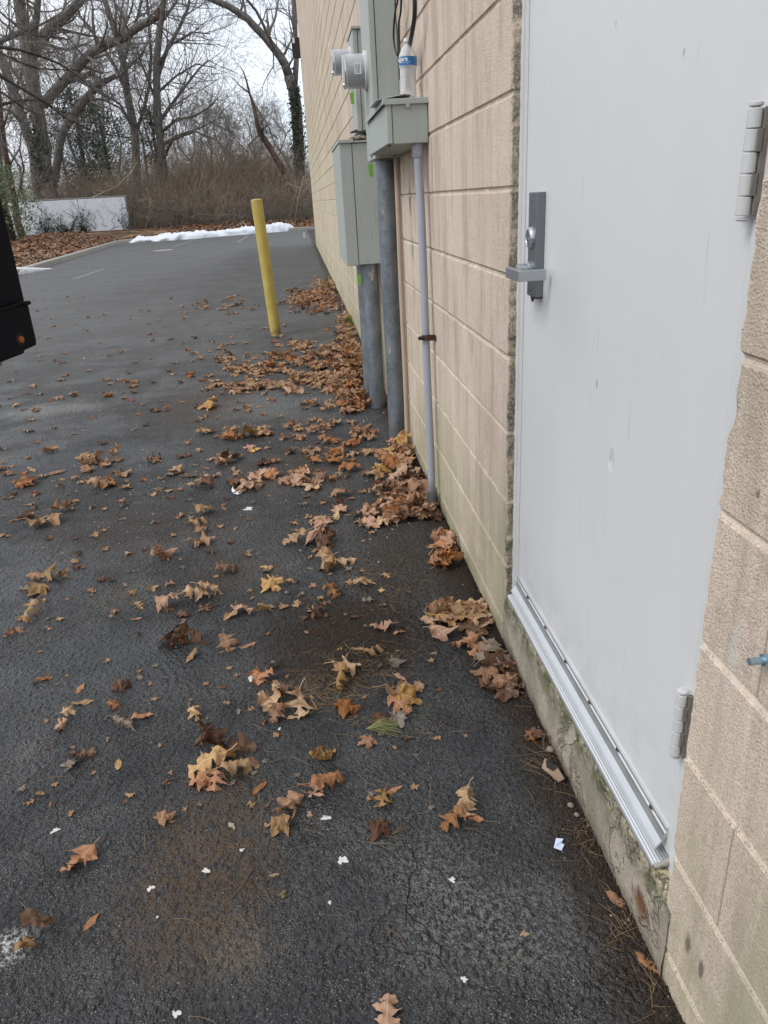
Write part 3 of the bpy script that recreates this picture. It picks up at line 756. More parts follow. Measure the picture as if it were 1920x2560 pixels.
# security light at the far top corner
q = onY(738, 120, 26.1)
sl = thing('security_light', (WX, 26.1, q.z), 'small black floodlight high on the far corner of the building', 'floodlight')
mb = MB(); mb.box(q.x-.10, q.x+.14, 25.95, 26.12, q.z-.27, q.z+.25); build('housing', mb, M['black'], sl, bevel=.01)
mb = MB(); mb.box(q.x-.07, q.x+.0, 25.93, 25.949, q.z+.10, q.z+.24); build('lens', mb, M['lens'], sl)
mb = MB(); mb.tube([(q.x+.03, 26.05, q.z-.1), (WX+.01, 26.05, q.z-.1)], .03, 8); mb.tube([(q.x-.08, 26.02, q.z-.12), (q.x-.1, 26.0, q.z-.28)], .05, 10); build('bracket', mb, M['satin'], sl)

# ================================================================== ELECTRICAL GEAR
# trough box carrying the bottle
TY0, TY1, TX = 3.19, 3.98, .374
TZ0, TZ1 = 1.523, 1.672
tr = thing('wireway_box', (WX, 3.6, TZ0), 'grey green metal trough box with overhanging lid that carries the plastic bottle', 'electrical box')
mb = MB(); mb.box(TX+.022, WX-.002, TY0, TY1, TZ0, TZ1); build('body', mb, M['box'], tr, bevel=.003)
mb = MB(); mb.box(TX, TX+.020, TY0-.003, TY1, TZ0+.002, TZ1-.004); build('front_cover', mb, M['box'], tr, bevel=.002)
mb = MB(); mb.box(TX-.012, WX+.002, TY0-.010, TY1, TZ1, TZ1+.006); mb.box(TX-.010, WX, TY0-.0105, TY0-.008, TZ1-.014, TZ1+.003); mb.box(TX-.013, TX-.010, TY0-.010, TY1, TZ1-.012, TZ1+.003)
build('lid', mb, M['box'], tr, bevel=.001)
mb = MB(); mb.add([(TX-.034, TY0+.04, TZ1+.010), (TX+.07, TY0+.0, TZ1+.022), (TX+.10, TY0+.02, TZ1+.020), (TX+.10, TY0+.22, TZ1+.012), (TX-.034, TY0+.3, TZ1+.010),
    (TX-.034, TY0+.04, TZ1+.007), (TX+.07, TY0+.0, TZ1+.019), (TX+.10, TY0+.02, TZ1+.017), (TX+.10, TY0+.22, TZ1+.009), (TX-.034, TY0+.3, TZ1+.007)],
    [(0, 1, 2, 3, 4), (9, 8, 7, 6, 5), (0, 5, 6, 1), (1, 6, 7, 2), (2, 7, 8, 3), (3, 8, 9, 4), (4, 9, 5, 0)])
build('bent_flap', mb, M['box'], tr)
mb = MB(); q = onY(1018, 252, TY0); mb.lathe([(0, .009), (.0015, .009)], (q.x, TY0-.0118, TZ1-.018), (0, 1, 0), 16); build('knockout_tab', mb, M['pvc'], tr)
for xx, yy in ((TX+.01, TY1-.02), (TX+.01, TY0+.03), (TX+.12, TY1-.02)):
    mb = MB(); mb.lathe([(0, .004), (.008, .003)], (xx, yy, TZ0), (0, 0, -1), 8); build('screw', mb, M['rust'], tr)

def mbox(name, x0, y0, y1, z0, z1, label, lip=.028):
    t = thing(name, (WX, (y0+y1)/2, z0), label, 'electrical box')
    m = MB(); m.box(x0+lip+.003, WX-.001, y0+.003, y1-.003, z0+.004, z1-.002); build('body', m, M['box'], t, bevel=.003)
    m = MB(); m.box(x0, x0+lip, y0, y1, z0, z1); build('front_cover', m, M['box'], t, bevel=.004)
    return t
MX = .405
mc = mbox('meter_cabinet', MX, 4.0, 4.42, 1.512, 2.60, 'tall grey green cabinet with a glass meter, behind the trough box')
m2 = mbox('meter_cabinet', MX, 4.95, 5.32, 1.705, 2.225, 'shorter grey green meter box behind the tall cabinet, above the disconnect box')
m = MB(); m.box(MX-.006, WX, 4.94, 5.33, 2.2255, 2.238); build('top_cap', m, M['box'], m2)
def meter(c, rad, dep, root):
    x = MX; rt = root
    m = MB(); m.lathe([(0, rad*1.16), (.012, rad*1.16), (.016, rad*1.08)], (x+.001, c[0], c[1]), (-1, 0, 0), 32); build('collar', m, M['hinge'], rt, smooth=True)
    m = MB(); m.lathe([(.014, rad*.86), (dep*.84, rad*.86)], (x, c[0], c[1]), (-1, 0, 0), 32); inner = build('meter_drum', m, M['meterband'], rt, smooth=True)
    m = MB(); m.box(x-dep*.80, x-.03, c[0]-rad*.89, c[0]-rad*.80, c[1]+rad*.16, c[1]+rad*.24); m.box(x-dep*.55, x-.05, c[0]-rad*.93, c[0]-rad*.80, c[1]-.012, c[1]+.012)
    build('drum_rail', m, M['hinge'], rt)
    g = m_clear('meter_glass_'+str(round(c[0], 1)), (.62, .64, .67), .10, .30)
    m = MB(); m.lathe([(.014, rad), (dep*.93, rad*.985), (dep*.985, rad*.95), (dep, rad*.85), (dep*1.0, .002)], (x, c[0], c[1]), (-1, 0, 0), 40, cap=False)
    build('glass_cover', m, g.m, rt, smooth='all')
    m = MB(); m.lathe([(dep*.9, rad*1.012), (dep*.96, rad*1.01)], (x, c[0], c[1]), (-1, 0, 0), 40, cap=False)
    m.tube([(x-dep*.93, c[0]-rad*.5, c[1]-rad*.82), (x-dep*1.04, c[0]-rad*.5, c[1]-rad*.82)], .010, 8)
    build('cover_rim', m, M['chrome'], rt, smooth='all')
c1 = onX(915, 180, MX); c2 = onX(881, 149, MX)
r1 = abs(onX(916, 128, MX).z-onX(916, 230, MX).z)/2*.94; r2 = abs(onX(881, 107, MX).z-onX(881, 190, MX).z)/2*.94
meter((4.215, c1.z+.0), r1, .118, mc); meter((5.13, c2.z), r2, .118, m2)
# sticker on the near drum, facing the camera side
m = MB(); q = 4.215-r1*1.003
m.box(MX-.066, MX-.032, q-.0008, q, c1.z-.022, c1.z+.028); m.cur = 1
for i in range(4): m.box(MX-.060+i*.006, MX-.058+i*.006, q-.0014, q-.0008, c1.z-.018, c1.z+.020)
build('sticker', m, [M['white'], M['ink']], mc)
# disconnect cabinet lower down
dc = mbox('disconnect_cabinet', .286, 4.95, 5.80, .945, 1.645, 'big grey green disconnect cabinet low on the wall, over two steel conduits', lip=.075)
m = MB(); m.box(.280, .372, 4.935, 5.82, 1.6455, 1.664); m.box(.372, WX, 4.940, 5.82, 1.6455, 1.656); build('top_cap', m, M['box'], dc, bevel=.002)
m = MB()
for i in range(26):
    cx, cy = random.uniform(.36, .52), random.uniform(4.95, 5.3); r = random.uniform(.012, .03)
    m.lathe([(-r*.5, r*.2), (-r*.3, r*.9), (r*.1, r), (r*.5, r*.5)], (cx, cy, 1.663+r*.3), (random.uniform(-.3, .3), random.uniform(-.3, .3), 1), 7)
tag(build('gravel', m, M['pebble'], origin=(.44, 5.1, 1.66), smooth='all'), 'gravel and rags lying on top of the disconnect cabinet', 'gravel', None, 'stuff')
m = MB(); m.tube([(.36+.03*i, 4.96+.01*math.sin(i), 1.700+.010*math.sin(i*.9)) for i in range(6)], [.004, .009, .010, .009, .010, .006], 6); build('rag', m, M['ink'], dc)
# conduits
def conduit(name, x, y, r, z1, mat, label, cat='conduit', z0=-.02, g=None):
    m = MB(); k = 10
    m.tube([(x+.002*nz3(i, x, y, .4), y, z0+(z1-z0)*i/k) for i in range(k+1)], r, 24)
    return tag(build(name, m, mat, origin=(x, y, 0), smooth=True), label, cat, g)
conduit('steel_conduit', .474, 4.21, .0505, 1.512, M['galv'], 'thick galvanised conduit nearest the door, rising to the tall meter cabinet')
conduit('steel_conduit', .436, 5.03, .0525, .949, M['galv'], 'thick galvanised conduit under the near side of the disconnect cabinet')
conduit('steel_conduit', .430, 5.43, .0525, .949, M['galv'], 'thick galvanised conduit mostly hidden behind its twin under the disconnect cabinet')
conduit('short_conduit', .455, 5.12, .024, 1.705, M['galv'], 'short conduit joining the far meter box to the disconnect cabinet', z0=1.657)
conduit('painted_conduit', WX-.018, 4.10, .013, 1.52, M['tan'], 'thin conduit painted tan like the wall, right of the thick conduit')
pc = thing('plastic_conduit', (WX-.026, 3.20, 0), 'thin grey plastic conduit from the trough box down to the leaves', 'conduit')
xa = WX-.036
m = MB(); m.tube([(xa-.004, 3.23, 1.5), (xa-.004, 3.23, 1.44), (xa, 3.22, 1.32)]+[(xa+.001*math.sin(i), 3.22-.008*i, 1.32-.13*i) for i in range(1, 10)]+[(xa, 3.145, .06)], .0165, 16); build('pipe', m, M['pvc'], pc, smooth='all')
m = MB(); m.tube([(xa-.004, 3.23, 1.523), (xa-.004, 3.23, 1.480)], .0225, 18); m.tube([(xa-.004, 3.23, 1.480), (xa-.004, 3.23, 1.474)], .020, 18); build('top_socket', m, M['pvc'], pc, smooth=True)
m = MB(); m.tube([(xa, 3.145, .085), (xa, 3.145, -.01)], .0235, 18); build('bottom_socket', m, M['galv'], pc, smooth=True)
cz = onX(1072, 850, xa).z
cy = 3.178
cl = thing('pipe_clamp', (WX, cy, cz), 'rusty strap clamp holding the thin plastic conduit to the wall', 'clamp')
m = MB(); m.lathe([(-.011, .0185), (.011, .0185)], (xa, cy, cz), (0, 0, 1), 20); m.box(xa, WX, cy-.022, cy-.015, cz-.012, cz+.012); m.box(WX-.004, WX, cy-.05, cy-.015, cz-.012, cz+.012); build('strap', m, M['rust'], cl)
m = MB(); m.tube([(xa-.020, cy-.012, cz), (xa-.034, cy-.016, cz)], .009, 6); build('bolt_head', m, M['black'], cl)
# green tags
for (p, nm, lab) in ((onY(927, 426, 4.15), .03, 'bright green tag under the tall meter cabinet beside the thick conduit'), (onY(897, 700, 4.96), .03, 'bright green tag under the near bottom edge of the disconnect cabinet'), (onY(880, 246, 4.93), .034, 'bright green tag hanging below the far meter')):
    m = MB(); w = .0125; h = .03
    m.add([(p.x-w, p.y, p.z+h), (p.x+w, p.y, p.z+h), (p.x+w*.9, p.y-.006, p.z-h), (p.x-w*.6, p.y-.008, p.z-h), (p.x-w, p.y+.0015, p.z+h), (p.x+w, p.y+.0015, p.z+h), (p.x+w*.9, p.y-.0045, p.z-h), (p.x-w*.6, p.y-.0065, p.z-h)],
          [(0, 1, 2, 3), (7, 6, 5, 4), (0, 4, 5, 1), (1, 5, 6, 2), (2, 6, 7, 3), (3, 7, 4, 0)])
    m.tube([(p.x, p.y, p.z+h), (p.x+.01, p.y+.01, p.z+h+.03)], .0012, 4)
    tag(build('green_tag', m, M['green'], origin=(p.x, p.y, p.z)), lab, 'tag')
# black cables
def cable(pts, r, lab):
    m = MB(); P = [Vector(p) for p in pts]; out = []
    for i in range(len(P)-1):
        a, b, c, d = P[max(i-1, 0)], P[i], P[i+1], P[min(i+2, len(P)-1)]
        for j in range(6):
            t = j/6; out.append(.5*((2*b)+(c-a)*t+(2*a-5*b+4*c-d)*t*t+(3*b-a-3*c+d)*t**3))
    out.append(P[-1]); m.tube(out, r, 8)
    tag(build('black_cable', m, M['black'], origin=tuple(P[0]), smooth='all'), lab, 'cable')
CX = WX-.045
cable([onX(1016, -260, CX), onX(1033, -60, CX), onX(1037, 20, CX), onX(1034, 60, CX), onX(1026, 105, CX), onX(1020, 150, WX-.02), onX(1018, 220, WX-.01)], .0085, 'thick black cable coming down behind the mouth of the bottle')
cable([onX(1000, -200, CX), onX(996, -20, CX), onX(988, 30, CX), onX(984, 80, CX), onX(986, 115, CX), onX(993, 137, CX), onX(999, 130, WX-.03), onX(997, 60, WX-.03), onX(1003, 10, WX-.03), onX(1006, -200, WX-.03)], .0045, 'thin black cable hanging in a loop between the tall cabinet and the bottle')
cable([onX(988, -200, WX-.02), onX(988, 20, WX-.02), onX(992, 70, WX-.02), onX(996, 130, WX-.02), onX(1000, 200, WX-.01)], .0035, 'thin straight black cable inside the cable loop left of the bottle')

# bottle
by = TY0+.13
bx = onY(1021, 238, by).x; bz = TZ1+.020
zt_ = onY(1018, 96, by).z
sc = (zt_-bz)/.235
bo = thing('water_bottle', (bx, by, bz), 'clear plastic water bottle with a blue label standing on the trough box', 'bottle')
def mw():
    a = m_clear('bottle_plastic', (.90, .91, .92), .10, .36); p = a.pos()
    a.nrm(a.bump(a.noise(a.map(p, (1, 1, 3)), 60, 3, .6, .8), .9, .006)); return a.m
pr = [(0, .030), (.004, .036)]
for i in range(9): z = .010+i*.0125; pr += [(z, .0385), (z+.006, .0345)]
pr += [(.122, .040), (.126, .0405), (.162, .0405), (.168, .039), (.186, .031), (.204, .020), (.212, .0135), (.217, .0135), (.218, .0165), (.221, .0165), (.222, .0135)]
m = MB(); m.lathe([(a*sc, b*sc) for a, b in pr], (bx, by, bz), (.012, -.01, 1), 32, cap=False); build('bottle_body', m, mw(), bo, smooth='all')
m = MB(); m.lathe([(.2215*sc, .0150*sc), (.2225*sc, .0158*sc), (.2345*sc, .0155*sc), (.235*sc, .0145*sc)], (bx, by, bz), (.012, -.01, 1), 24); build('cap', m, M['white'], bo, smooth=True)
m = MB(); m.lathe([(.127*sc, .0412*sc), (.161*sc, .0412*sc)], (bx, by, bz), (.012, -.01, 1), 40, cap=False); lab = build('label', m, M['bluelabel'], bo, smooth='all')
m = MB(); m.lathe([(.003*sc, .029*sc), (.012*sc, .033*sc), (.06*sc, .0335*sc), (.118*sc, .0335*sc)], (bx, by, bz), (.012, -.01, 1), 24)
a = m_clear('crinkled_inner', (.80, .79, .76), .12, .14); a.nrm(a.bump(a.noise(a.map(a.pos(), (1, 1, 4)), 45, 3, .6, 1.0), 1, .01)); build('water', m, a.m, bo, smooth='all')
def wrap_text(txt, size, zc, th0, rad, mat, name, par, cx, cy, depth=.0006, bold=.0):
    cu = bpy.data.curves.new('t', 'FONT'); cu.body = txt; cu.size = size; cu.align_x = 'LEFT'; cu.offset = bold; cu.resolution_u = 3
    ob = bpy.data.objects.new('t', cu); COL.objects.link(ob)
    dg = bpy.context.evaluated_depsgraph_get(); me = bpy.data.meshes.new_from_object(ob.evaluated_get(dg))
    bpy.data.objects.remove(ob)
    mm = MB(); vs = []
    for v in me.vertices:
        th = th0+v.co.x/rad; r = rad+depth
        vs.append((cx+r*math.cos(th), cy+r*math.sin(th), zc+v.co.y))
    mm.add(vs, [tuple(p.vertices) for p in me.polygons]); return build(name, mm, mat, par, fix=False)
rr = .0412*sc; lz = bz+.127*sc; lx, ly = bx+.012*.14, by-.01*.14
wrap_text('Niagara', .0245*sc, lz+.0165*sc, R(-204), rr, M['white'], 'label_name', lab, lx, ly, .0012, .0005)
wrap_text('bottled drinking water', .0058*sc, lz+.0095*sc, R(-150), rr, M['white'], 'label_small_print', lab, lx, ly, .0012)
wrap_text('purified', .0045*sc, lz+.0035*sc, R(-110), rr, M['white'], 'label_small_print', lab, lx, ly, .0012)
for i in range(6): wrap_text('nutrition facts', .0035*sc, lz+(.004+i*.0048)*sc, R(-62), rr, M['white'], 'label_small_print', lab, lx, ly, .0012)

# stub of pipe by the wall, and moss tuft
q = onG(848, 775)
m = MB(); m.tube([(q.x, q.y, -.01), (q.x, q.y, .085)], .02, 14); m.tube([(q.x, q.y, .085), (q.x, q.y, .10)], .026, 6)
tag(build('pipe_stub', m, M['galv'], origin=(q.x, q.y, 0), smooth=True), 'short grey pipe stub standing in the far leaf drift by the wall', 'pipe stub')
q = onX(878, 815, WX-.03)
m = MB()
for i in range(60):
    b = Vector((WX-.02+random.uniform(-.02, .01), q.y+random.uniform(-.2, .2), 0)); t = b+Vector((random.uniform(-.05, .02), random.uniform(-.05, .05), random.uniform(.04, .13)))
    w = .004; m.add([(b.x-w, b.y, b.z), (b.x+w, b.y, b.z), tuple(t)], [(0, 1, 2)])
tag(build('weed_tuft', m, simple('weed_green', (.10, .19, .03), .6), origin=(WX-.02, q.y, 0), fix=False), 'small green weed tuft at the foot of the wall beyond the conduits', 'plant')

# bollard, leaning slightly
b0 = onG(690, 838); b1 = onY(641, 500, b0.y)
ax = (b1-b0)
bl = thing('bollard', (b0.x, b0.y, 0), 'yellow painted steel bollard leaning slightly, standing left of the wall', 'bollard')
m = MB(); k = 12; m.tube([b0+ax*(i/k-.02 if i == 0 else i/k) for i in range(k+1)], .0585, 28); build('post', m, M['yellow'], bl, smooth=True)
m = MB(); m.lathe([(0, .0583), (.006, .050), (.010, .03), (.011, .001)], tuple(b1), tuple(ax), 28); build('cap', m, M['yellow'], bl, smooth=True)

# dark steel corner hanging into the left edge
fp = thing('hanging_flap', (-.75, 1.72, 1.05), 'navy black steel corner with a rusty bolt at the left edge', 'metal flap')
A = onY(94, 862, 1.8)
zc_ = onY(58, 758, 1.8).z
def panel(z0, z1, notch=False, dx=0):
    m = MB(); dirv = Vector((-.33, -.94, 0)).normalized()*.0
    # panel plane runs from its vertical front edge back towards the camera's left
    e = Vector((A.x+dx, 1.80, 0)); d = Vector((-.345, -.94, 0)).normalized()
    t = Vector((-.94, .345, 0)).normalized()*.035
    def P(u, z, s=0): q = e+d*u+t*s; return (q.x, q.y, z)
    return m, P
m, P = panel(0, 0)
ptsA = [(0, A.z+.010), (.004, A.z), (.045, A.z-.004), (.05, A.z-.010), (.16, A.z-.016), (.42, A.z-.03), (.42, zc_-.002), (0, zc_-.002)]
vs = [P(u, z, 0) for u, z in ptsA]+[P(u, z, 1) for u, z in ptsA]; nA = len(ptsA)
m.add(vs, [(i, (i+1) % nA, nA+(i+1) % nA, nA+i) for i in range(nA)]+[tuple(range(nA)), tuple(range(2*nA-1, nA-1, -1))])
build('lower_skirt', m, M['steel'], fp, bevel=.002)
m, P = panel(0, 0, dx=-.006)
ptsA = [(0, zc_), (.42, zc_), (.42, 2.1), (0.06, 2.1)]
ptsA = [(0, zc_), (.42, zc_), (.42, 2.1), (.0, 2.1)]
vs = [P(u, z, 0) for u, z in ptsA]+[P(u, z, 1) for u, z in ptsA]; nA = len(ptsA)
m.add(vs, [(i, (i+1) % nA, nA+(i+1) % nA, nA+i) for i in range(nA)]+[tuple(range(nA)), tuple(range(2*nA-1, nA-1, -1))])
build('upper_panel', m, M['steel'], fp, bevel=.002)
m = MB(); _, P = panel(0, 0); m.tube([P(-.003+.03*i, zc_+.003*math.sin(i*1.7), -.05) for i in range(14)], .0045, 8); build('weld_seam', m, M['steel'], fp, smooth='all')
q = Vector(P(0, 0)); d = Vector((-.345, -.94, 0)).normalized(); nn = Vector((.94, -.345, 0)).normalized()
bu = onY(50, 849, 1.8); r = ray(50, 849); e = Vector((A.x, 1.8, 0)); tt = (e.x*nn.x+e.y*nn.y)/(r.x*nn.x+r.y*nn.y); hit = Vector((0, 0, H))+r*tt
m = MB(); m.lathe([(0, .0075), (.004, .0075), (.007, .004)], tuple(hit+nn*.001), tuple(nn), 14); build('bolt', m, M['rustbolt'], fp, smooth=True)
m = MB(); m.lathe([(0, .014), (.0012, .0135)], tuple(hit), tuple(nn), 20); build('washer', m, M['blackhole'], fp)

# ================================================================== LEAVES
def curl_pts(P, kx, ky, fold, rip, seed, ang):
    """P: flat (x along the leaf, y across). Roll it up, fold it on the midrib, ripple the edge."""
    out = []; ca, sa = math.cos(ang), math.sin(ang)
    for (x, y) in P:
        z = fold*abs(y)+rip*(nz3(x*5+seed, y*5, seed, 1))*(.25+2.2*abs(y))+rip*.5*nz3(x*14+seed, y*14, 3, 1)*(.1+abs(y)*2)
        u = (x-.45)*ca+y*sa; w = -(x-.45)*sa+y*ca
        def bend(t, z, k):
            if abs(k) < .05: return t, z
            r = 1/k; return math.sin(t*k)*(r-z), r-(r-z)*math.cos(t*k)
        u, z = bend(u, z, kx); w, z = bend(w, z, ky)
        out.append((u*ca-w*sa, u*sa+w*ca, z))
    return out
def leaf_mesh(kind, seed, curl):
    rnd = random.Random(seed*31+5); P = []; UV = []; Fc = []
    if kind in ('oak', 'oval', 'pinoak'):
        n = 38 if kind != 'oval' else 18; kk = 4
        nl = rnd.choice((2.4, 2.7, 3.1)); ph = rnd.uniform(-.3, .3); wmax = {'oak': .40, 'pinoak': .50, 'oval': rnd.uniform(.13, .2)}[kind]
        asym = rnd.uniform(-.5, .5)
        for i in range(n+1):
            t = i/n; env = math.sin(math.pi*min(1, t**.85))**.6*(1-.25*t)
            row = []
            for sgn in (-1, 1):
                if kind == 'oval': w = wmax*math.sin(math.pi*t**.9)**.8; sh = 0
                else:
                    q = (t*nl+ph+(asym*.2 if sgn > 0 else 0)) % 1.0
                    saw = math.sin(math.pi*q)**(1.1 if kind == 'oak' else 2.6)
                    lo = .22 if kind == 'oak' else .13
                    w = wmax*env*(lo+(1-lo)*saw)*(1+.12*math.sin(t*60+sgn+seed)); sh = .28*w*(1.6 if kind == 'pinoak' else 1)
                    if t > .93: w *= (1-t)/.07; 
                row.append((sgn, w, sh))
            for (sgn, w, sh) in (row[0],):
                for j in range(kk, 0, -1): P.append((t+sh*j/kk, -w*j/kk))
            P.append((t, 0))
            sgn, w, sh = row[1]
            for j in range(1, kk+1): P.append((t+sh*j/kk, w*j/kk))
        m = 2*kk+1
        for i in range(n):
            for j in range(m-1): Fc.append((i*m+j, i*m+j+1, (i+1)*m+j+1, (i+1)*m+j))
        UV = [(x, y) for x, y in P]
    else:   # palmate: plane / maple
        nl = 5; lob = [0, .85, -.85, 1.75, -1.75]; ln = [1, .82*rnd.uniform(.9, 1.1), .82*rnd.uniform(.9, 1.1), .5*rnd.uniform(.8, 1.2), .5*rnd.uniform(.8, 1.2)]
        nt_, kk = 72, 6; P.append((.12, 0)); UV.append((0, 0)); sharp = 3.0 if kind == 'maple' else 2.0
        for k in range(1, kk+1):
            for i in range(nt_):
                th = -2.75+5.5*i/(nt_-1); best = 0; lv = 0; la = 9
                for a, l in zip(lob, ln):
                    d = abs(th-a); c_ = l*(.42+.58*max(0, 1-d/.62)**1.15) if d < .62 else l*.42*max(0, 1-(d-.62)/.6)
                    if c_ > best: best = c_
                    if d < la: la = d; lv = th-a
                r = best*(1+.10*(abs(((th*6.5+seed) % 1)*2-1)-.5))*.86
                r = max(r, .10); r *= k/kk
                P.append((.12+r*math.cos(th), r*math.sin(th))); UV.append((r, r*math.sin(lv)))
        for i in range(nt_-1): Fc.append((0, 1+i, 2+i))
        for k in range(kk-1):
            for i in range(nt_-1): a = 1+k*nt_+i; Fc.append((a, a+nt_, a+nt_+1, a+1))
    c = curl
    kx = rnd.uniform(.4, 1.6)*c*rnd.choice((-1, -1, 1)); ky = rnd.uniform(.5, 2.2)*c*rnd.choice((-1, 1, -1))
    if kind == 'oval': kx *= .6
    Q = curl_pts(P, kx, ky, rnd.uniform(-.35, .5)*c, (.20*c+.08), seed*1.7, rnd.uniform(-.7, .7))
    nv = len(Q)
    # stalk
    i0 = (len(P)//(38+1))//2 if kind in ('oak', 'pinoak') else (4 if kind == 'oval' else 0)
    b = Vector(Q[i0]); st = MB()
    sd_ = Vector((-1, rnd.uniform(-.35, .35), rnd.uniform(-.2, .15))).normalized(); L_ = rnd.uniform(.18, .34) if kind != 'oval' else .06
    st.tube([b+Vector((.03, 0, 0)), b+sd_*L_*.5, b+sd_*L_+Vector((0, rnd.uniform(-.06, .06), 0))], [.011, .009, .013], 4, cap=False)
    mm = MB(); mm.add(Q, Fc); mm.add(st.v, st.f); UV = UV+[(0, 0)]*len(st.v)
    return mm, UV
def make_leaf_data(kind, seed, curl, mat):
    mm, UV = leaf_mesh(kind, seed, curl)
    me = bpy.data.meshes.new('leaf'); me.from_pydata(mm.v, [], mm.f); me.materials.append(mat)
    ul = me.uv_layers.new(name='UVMap'); idx = np.zeros(len(me.loops), dtype=np.int32); me.loops.foreach_get('vertex_index', idx)
    ul.data.foreach_set('uv', np.array(UV, dtype=np.float32)[idx].ravel())
    me.polygons.foreach_set('use_smooth', [True]*len(me.polygons)); me.update()
    return me
LIB = {}
def leafdata(kind, seed, curl, col):
    k = (kind, seed, round(curl, 1), col)
    if k not in LIB: LIB[k] = make_leaf_data(kind, seed, curl, LEAF[col])
    return LIB[k]
def leaf_matrix(me, x, y, z, size, head, tilt, tdir, lift=.001):
    rot = Matrix.Rotation(tilt, 3, Vector((math.cos(tdir), math.sin(tdir), 0))) @ Matrix.Rotation(head, 3, 'Z')
    co_ = np.zeros(len(me.vertices)*3, dtype=np.float32); me.vertices.foreach_get('co', co_); co_ = co_.reshape(-1, 3)
    rz = (co_ @ np.array(rot).T)[:, 2]*size
    return rot, z+lift-float(np.percentile(rz, 1.5))
def put_leaf(me, x, y, size, head, tilt=0, tdir=0, z=0.0, flip=False):
    r0 = Matrix.Rotation(math.pi, 3, 'X') if flip else Matrix.Identity(3)
    rot = Matrix.Rotation(tilt, 3, Vector((math.cos(tdir), math.sin(tdir), 0))) @ Matrix.Rotation(head, 3, 'Z') @ r0
    n_ = len(me.vertices); co_ = np.zeros(n_*3, dtype=np.float32); me.vertices.foreach_get('co', co_); co_ = co_.reshape(-1, 3)
    rr_ = co_ @ np.array(rot).T*size
    rz = rr_[:, 2]; zz_ = z+.0005-float(np.percentile(rz, 2))
    over = float(rr_[:, 0].max())+x-(WX-.002)
    if over > 0 and -1 < y < 26: x -= over
    return rot, Vector((x, y, zz_))
def leaf_obj(me, x, y, size, head, tilt, tdir, z, flip, label, group=None):
    rot, loc = put_leaf(me, x, y, size, head, tilt, tdir, z, flip)
    o = bpy.data.objects.new('leaf', me); COL.objects.link(o)
    o.matrix_world = Matrix.LocRotScale(loc, rot.to_quaternion(), Vector((size,)*3))
    return tag(o, label, 'leaf', group)
S_ = 1.1573
def psize(px, gp):      # metres of a length seen at a ground point
    d = (gp-Vector((0, 0, H))); return px*S_*(d.dot(fw))/F
